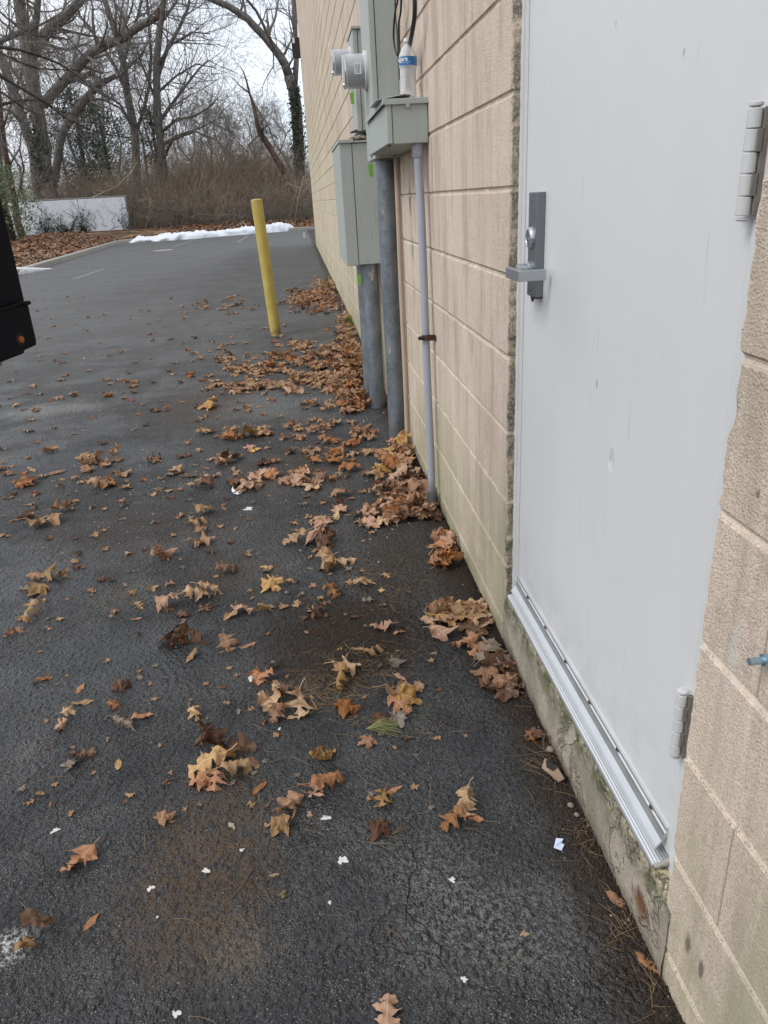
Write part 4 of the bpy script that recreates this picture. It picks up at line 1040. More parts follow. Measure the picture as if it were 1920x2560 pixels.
# prominent leaves, one by one: x, y (in the viewer's scale), size, kind, colour, heading, curl, tilt, label
HL = [
 (838, 2192, 82, 'oak', 4, 80, .7, 0, 'pinkish tan lobed leaf at the very bottom, stalk pointing up'),
 (178, 1863, 78, 'oak', 1, 235, 1.1, 8, 'orange tan curled oak leaf alone in the lower left'),
 (196, 1994, 42, 'oval', 1, 60, .3, 0, 'smooth orange willow shaped leaf just below the lower left oak leaf'),
 (60, 2052, 70, 'oval', 0, 58, 2.6, 30, 'thin tan rolled leaf near the lower left chalky spot'),
 (98, 2012, 72, 'oval', 3, 32, 2.6, 25, 'dark brown rolled leaf like a stick at the lower left'),
 (353, 1775, 52, 'maple', 4, 270, 1.2, 10, 'crumpled pinkish leaf left of centre, above the brown dirt stain'),
 (625, 1752, 78, 'oak', 4, 60, 1.0, 15, 'large rosy brown leaf with torn edge, upper one of the lower middle pair'),
 (600, 1790, 62, 'maple', 0, 240, 1.0, 10, 'tan lobed leaf overlapping the large rosy brown leaf from below'),
 (828, 1728, 52, 'pinoak', 2, 250, .9, 5, 'golden tan two pronged leaf right of the white chip'),
 (850, 1708, 36, 'oval', 1, 20, .3, 0, 'narrow orange leaf crossing the golden two pronged leaf'),
 (815, 1800, 76, 'maple', 3, 240, .8, 10, 'red brown ragged leaf with a spray of needles at its side'),
 (1005, 1745, 72, 'oak', 0, 250, 1.6, 28, 'tan tented leaf lying alone, nearest to the door sill'),
 (980, 1775, 62, 'pinoak', 1, 215, 1.0, 10, 'thin orange prong sticking out from under the tented leaf'),
 (1020, 1768, 48, 'oval', 1, 330, .9, 10, 'orange strip of leaf under the right side of the tented leaf'),
 (700, 1640, 82, 'maple', 2, 30, .9, 20, 'bright golden broad leaf at lower centre'),
 (712, 1698, 88, 'oak', 1, 20, .9, 12, 'wavy orange oak leaf directly below the bright golden leaf'),
 (680, 1712, 46, 'pinoak', 4, 240, 1.0, 5, 'small rosy torn leaf tucked under the wavy orange leaf'),
 (560, 1704, 40, 'oval', 1, 50, .3, 0, 'slim orange leaf right of the big lower heap'),
 (472, 1608, 78, 'maple', 3, 25, 1.2, 25, 'maroon brown leaf at the top of the lower left heap'),
 (497, 1632, 52, 'maple', 2, 50, .8, 30, 'golden speckled leaf in the middle of the lower left heap'),
 (452, 1662, 92, 'oak', 2, 200, .9, 12, 'pale golden leaf on the left side of the lower left heap'),
 (520, 1668, 88, 'oak', 0, 20, .9, 14, 'tan oak leaf with deep lobes on the right side of the lower left heap'),
 (430, 1694, 62, 'maple', 1, 190, .8, 10, 'dark orange leaf at the lower left foot of the heap'),
 (468, 1694, 56, 'pinoak', 1, 265, .9, 16, 'orange pointed leaf hanging from the bottom of the heap'),
 (515, 1622, 70, 'oak', 3, 10, 1.1, 20, 'brown shadowed leaf behind the golden speckled one'),
 (550, 1646, 34, 'oval', 3, 300, .5, 0, 'small brown seed leaf at the right end of the heap'),
 (430, 1606, 36, 'maple', 3, 200, 1.5, 20, 'tiny crumpled brown leaf left of the maroon leaf'),
 (790, 1605, 46, 'maple', 4, 200, .6, 0, 'rosy squarish leaf left of the green needle tuft'),
 (746, 1540, 66, 'maple', 1, 250, 1.0, 10, 'three pronged orange leaf below the curved golden leaf'),
 (590, 1520, 82, 'maple', 0, 110, .9, 25, 'big tan leaf standing up at the left of the middle group'),
 (600, 1550, 56, 'oak', 4, 250, .9, 15, 'rosy tan leaf at the foot of the big standing tan leaf'),
 (650, 1530, 78, 'pinoak', 0, 265, 1.1, 18, 'deep lobed tan leaf hanging from the big standing tan leaf'),
 (618, 1500, 66, 'oak', 3, 20, 1.1, 25, 'brown leaf arched over the big tan leaf'),
 (868, 1500, 88, 'oak', 4, 15, .8, 12, 'long rosy tan leaf over the golden leaf beside the needle tuft'),
 (888, 1517, 72, 'maple', 2, 340, .8, 20, 'golden leaf under the long rosy tan leaf'),
 (860, 1528, 62, 'pinoak', 1, 300, .9, 10, 'orange leaf below the golden one'),
 (812, 1560, 56, 'maple', 3, 190, .8, 10, 'brown leaf touching the top of the green needle tuft'),
 (862, 1560, 56, 'maple', 5, 280, .6, 10, 'grey tan pointed leaf right of the green needle tuft'),
 (733, 1482, 76, 'pinoak', 2, 250, 1.2, 25, 'curved golden leaf among the dry needles'),
 (742, 1452, 70, 'oak', 0, 10, 1.3, 20, 'twisted tan leaf on top of the curved golden leaf'),
 (560, 1472, 58, 'maple', 1, 235, 1.2, 20, 'speckled orange curled leaf beside the printed paper scrap'),
 (590, 1441, 30, 'maple', 5, 100, 1.2, 20, 'little grey curled leaf above the speckled orange one'),
 (420, 1548, 42, 'pinoak', 2, 300, .8, 12, 'small golden leaf with a dark curled tip, left of the middle group'),
 (304, 1552, 50, 'oval', 1, 15, .8, 5, 'orange oval leaf with a torn end touching a curved tan one'),
 (272, 1572, 60, 'oak', 5, 330, 1.3, 12, 'curved grey tan leaf left of the torn orange oval'),
 (150, 1545, 40, 'oak', 0, 10, 1.1, 8, 'tan curled leaf, upper of a small pair at mid left'),
 (130, 1571, 36, 'maple', 4, 200, 1.3, 8, 'rosy crumpled leaf, lower of the small pair at mid left'),
 (176, 1520, 44, 'oval', 0, 5, .7, 0, 'tan sliver leaf lying level at mid left'),
 (173, 1489, 34, 'oval', 1, 80, .3, 0, 'upright narrow orange leaf above the level tan sliver'),
 (95, 1468, 34, 'oval', 1, 5, .7, 5, 'orange oval leaf with dark underside near the left edge'),
 (262, 1491, 44, 'maple', 3, 300, 1.5, 20, 'dark crumpled leaf with a white speck, left middle'),
 (246, 1528, 38, 'oak', 1, 330, 1.1, 10, 'orange leaf with a grey twist at its end, left middle'),
 (180, 1637, 48, 'oak', 3, 20, 1.1, 8, 'maroon rippled leaf above a grey flat one'),
 (150, 1655, 38, 'maple', 5, 190, .8, 0, 'flat grey leaf below the maroon rippled leaf'),
 (256, 1652, 34, 'oval', 2, 280, .3, 0, 'golden oval leaf lying alone at lower left'),
 (252, 1420, 0, 'x', 0, 0, 0, 0, ''),
 (388, 1395, 80, 'maple', 3, 200, 1.6, 30, 'large crumpled brown leaf left of the dirt patch'),
 (400, 1385, 62, 'maple', 1, 60, 1.3, 35, 'orange crumpled leaf on the back of the large brown one'),
 (415, 1421, 40, 'oval', 0, 240, .6, 15, 'pale oval flap on the right of the large crumpled leaf'),
 (492, 1398, 50, 'oak', 4, 290, 1.3, 15, 'ragged tan leaf between the crumpled leaf and the dirt patch'),
 (534, 1396, 36, 'oval', 4, 20, .4, 0, 'rosy sliver leaf at the left rim of the dirt patch'),
 (32, 1373, 40, 'oak', 4, 190, .8, 5, 'rosy bent leaf close to the left edge'),
 (68, 1335, 70, 'pinoak', 0, 260, 1.0, 12, 'star shaped tan leaf near the left edge with prongs spread'),
 (78, 1283, 58, 'maple', 0, 250, .9, 10, 'tan pointed leaf above the star shaped tan leaf'),
 (120, 1252, 66, 'pinoak', 0, 5, .9, 6, 'flat long pronged leaf, highest of the left group'),
 (82, 1250, 44, 'oak', 4, 170, .9, 6, 'rosy tan leaf touching the long pronged leaf'),
 (362, 1312, 62, 'oak', 4, 215, 1.0, 12, 'rosy folded leaf at the left of the middle chain of leaves'),
 (425, 1296, 72, 'oak', 0, 20, 1.2, 14, 'tan rippled leaf in the middle chain'),
 (458, 1286, 62, 'pinoak', 0, 350, 1.2, 25, 'tan forked leaf at the right end of the middle chain'),
 (395, 1330, 34, 'maple', 3, 100, 1.0, 5, 'dark brown leaf under the middle chain'),
 (532, 1320, 56, 'maple', 4, 60, .9, 30, 'pleated rosy leaf standing on edge in the middle'),
 (573, 1322, 42, 'oak', 0, 60, 1.3, 25, 'small tan twist right of the pleated rosy leaf'),
 (503, 1332, 40, 'oval', 0, 210, .9, 10, 'tan wedge left of the pleated rosy leaf'),
 (580, 1272, 62, 'maple', 2, 230, .9, 14, 'tan leaf with a dark orange tip above the pleated rosy leaf'),
 (578, 1228, 30, 'maple', 2, 100, 1.1, 10, 'small yellowish leaf above the tan leaf with dark tip'),
 (492, 1236, 60, 'oak', 3, 10, 1.3, 12, 'dark brown curled leaf on the open asphalt'),
 (684, 1329, 46, 'maple', 3, 300, .9, 20, 'reddish brown leaf with horned edge, above the dirt patch'),
 (718, 1284, 52, 'pinoak', 1, 290, .9, 10, 'orange pronged leaf above the reddish horned one'),
 (705, 1226, 66, 'maple', 0, 200, 1.2, 25, 'tan curled leaf with wide wings below the brown heap'),
 (745, 1218, 50, 'oak', 0, 10, .8, 8, 'flat pale leaf right of the tan winged leaf'),
 (672, 1172, 88, 'maple', 4, 200, 1.0, 28, 'broad rosy leaf in front of the upper middle heap'),
 (708, 1178, 76, 'maple', 3, 330, 1.2, 32, 'brown leaf curling at the right of the upper middle heap'),
 (640, 1172, 60, 'oak', 0, 200, 1.0, 14, 'tan leaf at the left of the upper middle heap'),
 (695, 1192, 44, 'pinoak', 0, 280, .8, 8, 'pale pronged leaf under the upper middle heap'),
 (690, 1158, 40, 'maple', 2, 100, .9, 25, 'golden leaf at the back of the upper middle heap'),
 (688, 1130, 46, 'pinoak', 0, 190, .7, 6, 'pale star shaped leaf between the heaps'),
 (827, 1358, 52, 'oak', 4, 160, .9, 12, 'tan leaf with a stalk to the right, on the dirt patch'),
 (862, 1368, 28, 'oval', 4, 20, .7, 5, 'small rosy leaf right of the stalked tan leaf'),
 (803, 1412, 44, 'pinoak', 0, 35, .9, 6, 'thin tan leaf with a long stalk in the middle of the dirt patch'),
 (860, 1436, 44, 'maple', 5, 340, .7, 5, 'grey brown flat leaf at the lower right of the dirt patch'),
 (862, 1463, 34, 'oval', 4, 310, .5, 2, 'narrow rosy leaf below the grey brown flat leaf'),
 (774, 1403, 34, 'oval', 0, 345, .5, 0, 'pale sliver on the dark soil'),
 (785, 1264, 52, 'pinoak', 0, 15, .9, 6, 'long thin tan leaf above the dirt patch'),
 (826, 1277, 20, 'maple', 2, 10, .8, 5, 'tiny yellow leaf above the dirt patch'),
 (1160, 1590, 50, 'maple', 3, 10, .8, 12, 'dark brown leaf at the foot of the sill, nearest to the door'),
 (1148, 1600, 36, 'pinoak', 1, 280, 1.0, 12, 'orange leaf under the dark brown one at the foot of the sill'),
 (1396, 2080, 56, 'oval', 1, 300, .4, 4, 'smooth orange leaf in the soil strip at the bottom right'),
 (1330, 1948, 48, 'oval', 4, 305, .5, 6, 'rosy sliver leaf in the soil strip below the mortar lump'),
 (1046, 1452, 46, 'oval', 1, 200, .8, 4, 'orange leaf at the outer edge of the wall drift'),
 (1005, 1396, 60, 'oak', 1, 195, 1.0, 8, 'reddish wavy leaf below the wall drift by the door'),
 (830, 1350, 0, 'x', 0, 0, 0, 0, ''),
 (450, 880, 56, 'maple', 2, 200, .9, 16, 'golden orange leaf far up the asphalt left of the large drift'),
 (545, 945, 62, 'maple', 2, 20, .9, 20, 'bright golden leaf in the row of leaves at half height'),
 (640, 850, 38, 'maple', 4, 20, 1.1, 20, 'reddish leaf just in front of the large far drift'),
 (775, 872, 50, 'maple', 1, 80, .9, 50, 'glowing orange leaf standing up against the far conduit'),
 (665, 980, 52, 'oak', 0, 10, .9, 10, 'tan leaf lying between the far heaps and the near conduit'),
 (62, 1118, 44, 'maple', 4, 80, .8, 20, 'rosy maple leaf on the left, standing on its edge'),
 (95, 1134, 78, 'oak', 0, 25, .8, 6, 'long pale oak leaf on the left below the rosy maple leaf'),
 (133, 1106, 50, 'oak', 4, 15, .9, 8, 'rosy brown leaf right of the rosy maple leaf'),
 (360, 1203, 58, 'maple', 4, 20, 1.6, 20, 'crumpled rosy leaf in the open, left of centre'),
 (432, 1175, 62, 'oak', 4, 15, .9, 8, 'rosy leaf at the lower end of the vertical row'),
 (437, 1150, 38, 'oak', 4, 30, .9, 8, 'small rosy leaf in the vertical row above its lowest'),
 (425, 1132, 44, 'pinoak', 0, 40, .8, 6, 'pale pronged leaf in the vertical row'),
 (443, 1110, 52, 'oak', 0, 40, .9, 8, 'tan leaf at the top of the vertical row'),
 (223, 1053, 62, 'oak', 0, 10, .9, 8, 'tan leaf with a dark orange flap at mid left'),
 (238, 1044, 30, 'maple', 1, 90, .8, 50, 'dark orange flap standing on the tan leaf at mid left'),
 (480, 1055, 0, 'x', 0, 0, 0, 0, ''),
]
nl_ = 0
for (x, y, sz, kd, cl_, hd, cu_, ti, lb) in HL:
    if sz == 0: continue
    g = onG(x*S_, y*S_)
    size = psize(sz, g)*(1.08 if kd != 'maple' else .92)
    if kd == 'oval': size *= 1.05
    ext = 1.0
    if y < 1300: size *= .95
    nl_ += 1
    me = leafdata(kd, (nl_*7) % 23+1, cu_*1.35, cl_)
    h_ = R(hd)
    leaf_obj(me, g.x, g.y, size, h_, R(ti*1.3), R(hd+90+random.uniform(-40, 40)), .0, False, lb)
# drifts: centre, radii, how many, curl, height, colours, label, group
TAN, = (0,),
DR = [
 (900, 1080, 76, 40, 48, .9, .045, (4, 4, 0, 1, 3, 3, 4), 'dry lobed leaf heaped against the wall round the foot of the thin conduit', 'leaves heaped at the thin conduit'),
 (845, 1118, 140, 24, 24, .9, .018, (4, 0, 4, 3, 1), 'dry leaf in the front fringe of the heap left of the thin conduit', 'leaves in the front fringe of the heap'),
 (868, 1000, 50, 46, 26, .9, .05, (0, 1, 0, 4, 2), 'golden brown leaf heaped against the wall behind the thin conduit', 'leaves heaped behind the thin conduit'),
 (1034, 1335, 30, 66, 19, .9, .012, (1, 4, 0, 3, 0), 'dry leaf in the wall drift just before the door corner', 'leaves in the drift before the door corner'),
 (955, 1335, 22, 22, 7, .9, .02, (0, 2, 4), 'pale leaf in the small cluster left of the wall drift', 'leaves left of the wall drift'),
 (1090, 1450, 22, 46, 14, 1.0, .02, (5, 4, 1, 3), 'shredded leaf in the narrow drift along the sill corner', 'shredded leaves along the sill corner'),
 (965, 1190, 20, 36, 12, .9, .03, (4, 0, 1), 'leaf against the wall below the thin conduit heap', 'leaves between the two wall drifts'),
 (620, 1042, 150, 24, 22, .9, .02, (4, 0, 4, 1, 3), 'leaf in the low band of leaves left of the heap', 'leaves in the low band across the middle'),
 (525, 995, 100, 22, 12, .9, .012, (4, 0, 3, 2), 'leaf in the row above the low band', 'leaves in the row above the low band'),
 (540, 942, 110, 20, 12, .9, .02, (0, 4, 1), 'leaf in the row beside the bright golden leaf', 'leaves round the bright golden leaf'),
 (255, 1008, 130, 26, 14, .9, .006, (4, 0, 3), 'leaf in the band of leaves at mid left', 'leaves in the band at mid left'),
 (60, 1035, 120, 24, 9, .9, .006, (0, 4, 1), 'leaf in the band at the left edge', 'leaves in the band at the left edge'),
 (725, 1000, 80, 60, 16, .9, .02, (4, 0, 1), 'leaf scattered left of the near thick conduit', 'leaves left of the near conduit'),
 (795, 940, 35, 20, 10, .9, .02, (0, 1, 4), 'leaf lying between the thick conduits', 'leaves between the thick conduits'),
 (765, 880, 36, 14, 18, .9, .035, (1, 3, 4, 1), 'orange brown leaf heaped at the foot of the far conduit', 'leaves at the foot of the far conduit'),
]
pr_ = random.Random(12)
cnt = nl_
BULK = []   # leaves past the three hundred nearest
def rleaf(cx, cy, rx, ry, cu_, hz, cols, szr=(.085, .14), cl=2.2, gauss=True):
    for _ in range(50):
        px, py = (pr_.gauss(cx, rx*.6), pr_.gauss(cy, ry*.55)) if gauss else (pr_.uniform(cx-rx, cx+rx), pr_.uniform(cy-ry, cy+ry))
        g = onG(px*S_, py*S_)
        if g.x < WX-.03: break
    d = math.hypot((px-cx)/rx, (py-cy)/ry)
    z = pr_.uniform(0, hz)*max(0, 1-.6*d)
    kd = pr_.choice(('maple', 'maple', 'oak', 'pinoak', 'oak', 'maple', 'oval'))
    size = pr_.uniform(*szr)*(.85 if kd == 'maple' else 1)*(.8 if kd == 'oval' else 1)
    col = pr_.choice(cols)
    me = leafdata(kd, pr_.randint(1, 9), pr_.choice((.6, .8, 1.2, 1.5))*cu_, col)
    tilt = R(abs(pr_.gauss(0, 20 if hz > .025 else 6)))
    return (me, g.x, g.y, size, pr_.uniform(0, 6.28), tilt, pr_.uniform(0, 6.28), z, pr_.random() < .3)
for (cx, cy, rx, ry, n_, cu_, hz, cols, lb, gr) in DR:
    for i in range(n_):
        a = rleaf(cx, cy, rx, ry, cu_, hz, cols)
        if cnt < 298: leaf_obj(*a, lb, gr); cnt += 1
        else: BULK.append(a)
FAR = [ # far drifts and thin scatter
 (750, 790, 58, 46, 260, 1.0, .06, (4, 0, 1, 3, 4, 0), (.075, .125)), (700, 775, 110, 18, 110, 1.0, .03, (4, 0, 3, 1), (.075, .125)), (748, 715, 14, 44, 110, 1.0, .04, (4, 0, 0), (.075, .125)),
 (690, 822, 80, 16, 60, .9, .02, (0, 4), (.075, .125)), (575, 800, 90, 14, 40, .9, .01, (0, 4), (.085, .14)), (560, 838, 50, 12, 28, .9, .01, (0, 4), (.085, .14)),
 (680, 650, 54, 22, 340, 1.0, .06, (4, 0, 3, 1, 4), (.075, .125)), (705, 618, 30, 16, 90, 1.0, .04, (0, 4), (.075, .125)), (480, 660, 60, 14, 26, .9, .01, (0, 5, 4), (.09, .14)),
 (640, 745, 60, 10, 14, .9, .005, (0, 4), (.09, .14)), (500, 780, 60, 22, 22, .9, .005, (0, 1, 4), (.07, .11)), (755, 840, 40, 30, 50, .9, .03, (1, 4, 0), (.075, .125)),
 (480, 830, 40, 14, 14, .9, .01, (0, 4), (.07, .11)), (700, 910, 60, 40, 24, .9, .01, (0, 4), (.07, .11))]
for (cx, cy, rx, ry, n_, cu_, hz, cols, szr) in FAR:
    for i in range(n_): BULK.append(rleaf(cx, cy, rx, ry, cu_, hz, cols, szr))
for i in range(150): BULK.append(rleaf(320, 760, 330, 130, .9, .003, (0, 5, 4, 3, 1), (.05, .10), gauss=False))
for i in range(130): BULK.append(rleaf(420, 960, 420, 140, .9, .003, (0, 5, 4, 3, 1), (.04, .08), gauss=False))
for i in range(150): BULK.append(rleaf(420, 1180, 420, 160, .9, .003, (0, 5, 4, 3), (.025, .055), gauss=False))
for i in range(110): BULK.append(rleaf(560, 1500, 520, 260, .9, .002, (0, 5, 4, 3), (.015, .028), gauss=False))
def bulk(name, items, label, cat, org):
    VV = []; FF = []; MI = []; UVS = []; off = 0; mats = LEAF
    cache = {}
    for (me, x, y, size, hd, ti, td, z, fl) in items:
        if me not in cache:
            n_ = len(me.vertices); c_ = np.zeros(n_*3, dtype=np.float32); me.vertices.foreach_get('co', c_)
            u_ = np.zeros(len(me.loops)*2, dtype=np.float32); me.uv_layers[0].data.foreach_get('uv', u_)
            cache[me] = (c_.reshape(-1, 3), [tuple(p.vertices) for p in me.polygons], u_, LEAF.index(me.materials[0]))
        c_, f_, u_, mi = cache[me]
        rot, loc = put_leaf(me, x, y, size, hd, ti, td, z, fl)
        q = (c_ @ np.array(rot).T)*size+np.array(loc)-np.array(org)
        VV.append(q); FF.extend([tuple(i+off for i in f) for f in f_]); MI.extend([mi]*len(f_)); UVS.append(u_); off += len(c_)
    me = bpy.data.meshes.new(name); me.from_pydata(np.concatenate(VV).tolist(), [], FF)
    for m_ in mats: me.materials.append(m_)
    me.polygons.foreach_set('material_index', MI); me.polygons.foreach_set('use_smooth', [True]*len(FF))
    ul = me.uv_layers.new(name='UVMap'); ul.data.foreach_set('uv', np.concatenate(UVS)); me.update()
    o = bpy.data.objects.new(name, me); COL.objects.link(o); o.location = org
    return tag(o, label, cat, None, 'stuff')
bulk('leaf_litter', BULK, 'countless small dry leaves drifted along the wall and scattered over the asphalt', 'leaves', (0, 0, 0))

# ------------------------------------------------------------------ small litter
def chip(px, py, w, name, mat, lab, cat, seed=0, th=.0015, asp=.7, rot=0.0, curl=0):
    g = onG(px*S_, py*S_); s = psize(w, g)/2; rnd = random.Random(seed+int(px)); n_ = 26; f1, f2, f3 = [rnd.uniform(0, 6.28) for _ in range(3)]
    ring = []
    for i in range(n_):
        t = 2*math.pi*i/n_; r = s*max(.2, .72+.34*math.sin(t*1+f1)*.6+.16*math.sin(2*t+f1)+.20*math.sin(3*t+f2)+.16*math.sin(5*t+f3)+rnd.uniform(-.12, .12)); u, v = r*math.cos(t), r*math.sin(t)*asp*1.5
        x = u*math.cos(rot)-v*math.sin(rot); y = u*math.sin(rot)+v*math.cos(rot)
        ring.append((g.x+x, g.y+y, curl*abs(nz3(x*60, y*60, seed))))
    m = MB(); vs = [(a, b, c+th) for a, b, c in ring]+[(a, b, c) for a, b, c in ring]
    m.add(vs, [tuple(range(n_))]+[(i, n_+i, n_+(i+1) % n_, (i+1) % n_) for i in range(n_)])
    return tag(build(name, m, mat, origin=(g.x, g.y, 0)), lab, cat)
for (x, y, w, lb) in ((738, 1860, 30, 'white notched chip of peeling paint right of centre at the bottom'), (703, 1766, 24, 'two part white paint chip below the orange oak leaf'), (380, 2190, 24, 'largest white blot at the bottom edge left of the pinkish leaf'),
        (121, 1793, 20, 'white crumbly chip at lower left beside the asphalt edge'), (444, 1880, 20, 'white crumbly smear on the brown stain'), (326, 1918, 20, 'broken white smear left of the brown stain'),
        (523, 1836, 12, 'small white chip above the brown stain'), (978, 1902, 18, 'white hooked chip at lower right of centre'), (712, 1951, 11, 'white drop shaped chip below the notched chip'),
        (1003, 2118, 18, 'pale chip near the bottom, right of the pinkish leaf'), (603, 1575, 10, 'little white chip left of the big standing tan leaf'), (535, 1100, 26, 'thin translucent film scrap on the open asphalt'),
        (340, 1982, 8, 'tiny white crumb beside the brown stain')):
    chip(x, y, w*.85, 'white_chip', M['chip'], lb, 'chip', 3, .0012, .75, random.uniform(0, 3))
chip(591, 1893, 22, 'wood_chip', M['cardboard'], 'short tan wood chip beside the brown stain', 'wood chip', 1, .004, .25, 0)
chip(503, 1786, 26, 'bark_piece', M['debrispale'], 'small flat piece of bark below the lower left heap', 'bark', 2, .004, .3, 2.2)
chip(612, 1935, 24, 'leaf_fragment', simple('olive_fragment', (.12, .10, .035), .7), 'olive brown leaf fragment near the bottom', 'leaf fragment', 4, .003, .5, 1.2, .01)
chip(668, 1762, 20, 'bark_piece', M['cardboard'], 'small brown bark piece left of the two part white chip', 'bark', 5, .005, .5, 2.0)
chip(1130, 2018, 20, 'leaf_fragment', M['cardboard'], 'triangular rusty leaf fragment near the bottom right', 'leaf fragment', 8, .002, .6, 0)
# square scraps
def scrap(corners, name, mat, lab, cat, th=.001, lift=.003):
    P = [onG(a*S_, b*S_) for a, b in corners]; c_ = sum(P, Vector())/len(P); m = MB(); n_ = len(P)
    vs = [(p.x, p.y, lift+th+lift*(i % 2)) for i, p in enumerate(P)]+[(p.x, p.y, lift+lift*(i % 2)) for i, p in enumerate(P)]
    m.add(vs, [tuple(range(n_))]+[(i, n_+i, n_+(i+1) % n_, (i+1) % n_) for i in range(n_)]+[tuple(range(2*n_-1, n_-1, -1))])
    return tag(build(name, m, mat, origin=(c_.x, c_.y, 0)), lab, cat)
scrap([(1201, 1813), (1217, 1817), (1213, 1824), (1219, 1829), (1213, 1840), (1196, 1836)], 'plastic_scrap', M['plastic'], 'pale blue square plastic scrap near the soil strip', 'scrap')
cb = scrap([(1170, 1668), (1176, 1656), (1186, 1660), (1203, 1675), (1216, 1692), (1218, 1700), (1206, 1698), (1185, 1688)], 'cardboard_scrap', M['cardboard'], 'torn cardboard scrap with a black printed corner in the soil strip', 'cardboard', .003, .012)
P = [onG(a*S_, b*S_) for a, b in ((1178, 1661), (1186, 1663), (1203, 1677), (1194, 1685), (1180, 1676))]
m = MB(); m.add([(p.x, p.y, .0285) for p in P]+[(p.x, p.y, .020) for p in P], [(0, 1, 2, 3, 4)]+[(i, 5+i, 5+(i+1) % 5, (i+1) % 5) for i in range(5)]); 
pb = build('black_print', m, M['cardblack'], cb)
pp = scrap([(536, 1466), (548, 1459), (552, 1464), (549, 1474), (540, 1476)], 'paper_scrap', M['chip'], 'small white paper scrap with faint print beside the speckled leaf', 'paper')
g = onG(518*S_, 1056*S_)
m = MB(); rr_ = psize(17, g)
arc = [Vector((g.x+rr_*math.cos(t), g.y+rr_*2.2*math.sin(t), .004)) for t in [R(a) for a in range(75, 300, 15)]]
m2_ = [(p.x, p.y, p.z) for p in arc]+[(p.x+(g.x-p.x)*.22, p.y+(g.y-p.y)*.16, p.z+.014) for p in arc]; na = len(arc)
m.add(m2_, [(i, i+1, na+i+1, na+i) for i in range(na-1)])
tag(build('paper_strip', m, M['white'], origin=(g.x, g.y, 0), fix=False), 'white curved strip lying on the asphalt left of the low leaf band', 'strip')

# needles: dry ones strewn, one fresh tuft
def needle_mesh(spots, seed, lo=.025, hi=.08, w=.00042, zt=.006):
    rnd = random.Random(seed); m = MB()
    for (cx, cy, rx, ry, n_) in spots:
        for i in range(n_):
            g = onG(rnd.gauss(cx, rx*.55)*S_, rnd.gauss(cy, ry*.55)*S_)
            if g.x > WX-.005: continue
            t = rnd.uniform(0, 6.28); L_ = rnd.uniform(lo, hi); k = rnd.gauss(0, .35); p = []
            for j in range(4):
                a = t+k*(j/3-.5); 
                if j == 0: q = Vector((g.x, g.y, rnd.uniform(.001, zt)))
                else: q = q+Vector((math.cos(a), math.sin(a), 0))*L_/3; q.z = rnd.uniform(.001, zt)
                if q.x > WX-.003: q.x = WX-.003
                p.append(q.copy())
            m.tube(p, [w, w*1.2, w, w*.6], 3, cap=False)
    return m
m = needle_mesh([(680, 1500, 80, 34, 95), (750, 1450, 130, 60, 45), (840, 1560, 120, 60, 40), (1110, 1470, 40, 50, 70), (1180, 1620, 20, 70, 40), (1268, 1800, 18, 90, 45), (1345, 1980, 16, 80, 26), (1410, 2120, 12, 60, 14),
                 (600, 1700, 500, 400, 80), (1000, 1700, 200, 350, 24), (850, 1250, 130, 80, 60), (700, 1100, 150, 60, 60), (820, 1440, 100, 60, 90)], 5)
tag(build('dry_needles', m, M['needle'], fix=False), 'dry pine needles strewn over the dirt patch and along the wall', 'needles', None, 'stuff')
g = onG(792*S_, 1578*S_)
m = MB(); rnd = random.Random(3)
for i in range(46):
    t = R(rnd.uniform(-38, 8)); L_ = rnd.uniform(.06, .10); h_ = rnd.uniform(.002, .022)
    m.tube([(g.x, g.y, .006), (g.x+.5*L_*math.cos(t), g.y+.5*L_*math.sin(t), .006+h_), (g.x+L_*math.cos(t+.1), g.y+L_*math.sin(t+.1), .004+h_*.6)], [.0008, .0008, .0004], 3, cap=False)
tag(build('needle_tuft', m, M['freshneedle'], origin=(g.x, g.y, 0), fix=False), 'yellow green fan of pine needles below the middle leaf group', 'needles')
g = onG(846*S_, 1805*S_)
m = MB()
for i in range(5): t = R(8+i*7); m.tube([(g.x, g.y, .004), (g.x+.045*math.cos(t), g.y+.045*math.sin(t), .010)], [.0010, .0005], 4, cap=False)
tag(build('needle_spray', m, M['twigbrown'], origin=(g.x, g.y, 0), fix=False), 'reddish spray of dry needles beside the red brown ragged leaf', 'needles')
# single twigs
for (a, b, c_, d, lb) in ((724, 1590, 732, 1640, 'dark twisted twig between the orange leaf and the golden leaf'), (582, 1650, 620, 1640, 'thin dark twig right of the lower left heap'), (836, 2005, 886, 2062, 'thin curved stalk in the bottom middle'),
                          (545, 1880, 500, 1945, 'long pale straw beside the brown stain'), (1002, 1790, 1050, 1808, 'thin straw right of the tented leaf')):
    g0 = onG(a*S_, b*S_); g1 = onG(c_*S_, d*S_); mid = (g0+g1)/2+Vector((.006, .004, .004))
    m = MB(); m.tube([g0+Vector((0, 0, .003)), mid, g1+Vector((0, 0, .003))], [.0016, .0013, .0009], 5)
    tag(build('twig', m, M['twigbrown'], origin=tuple(g0)), lb, 'twig')
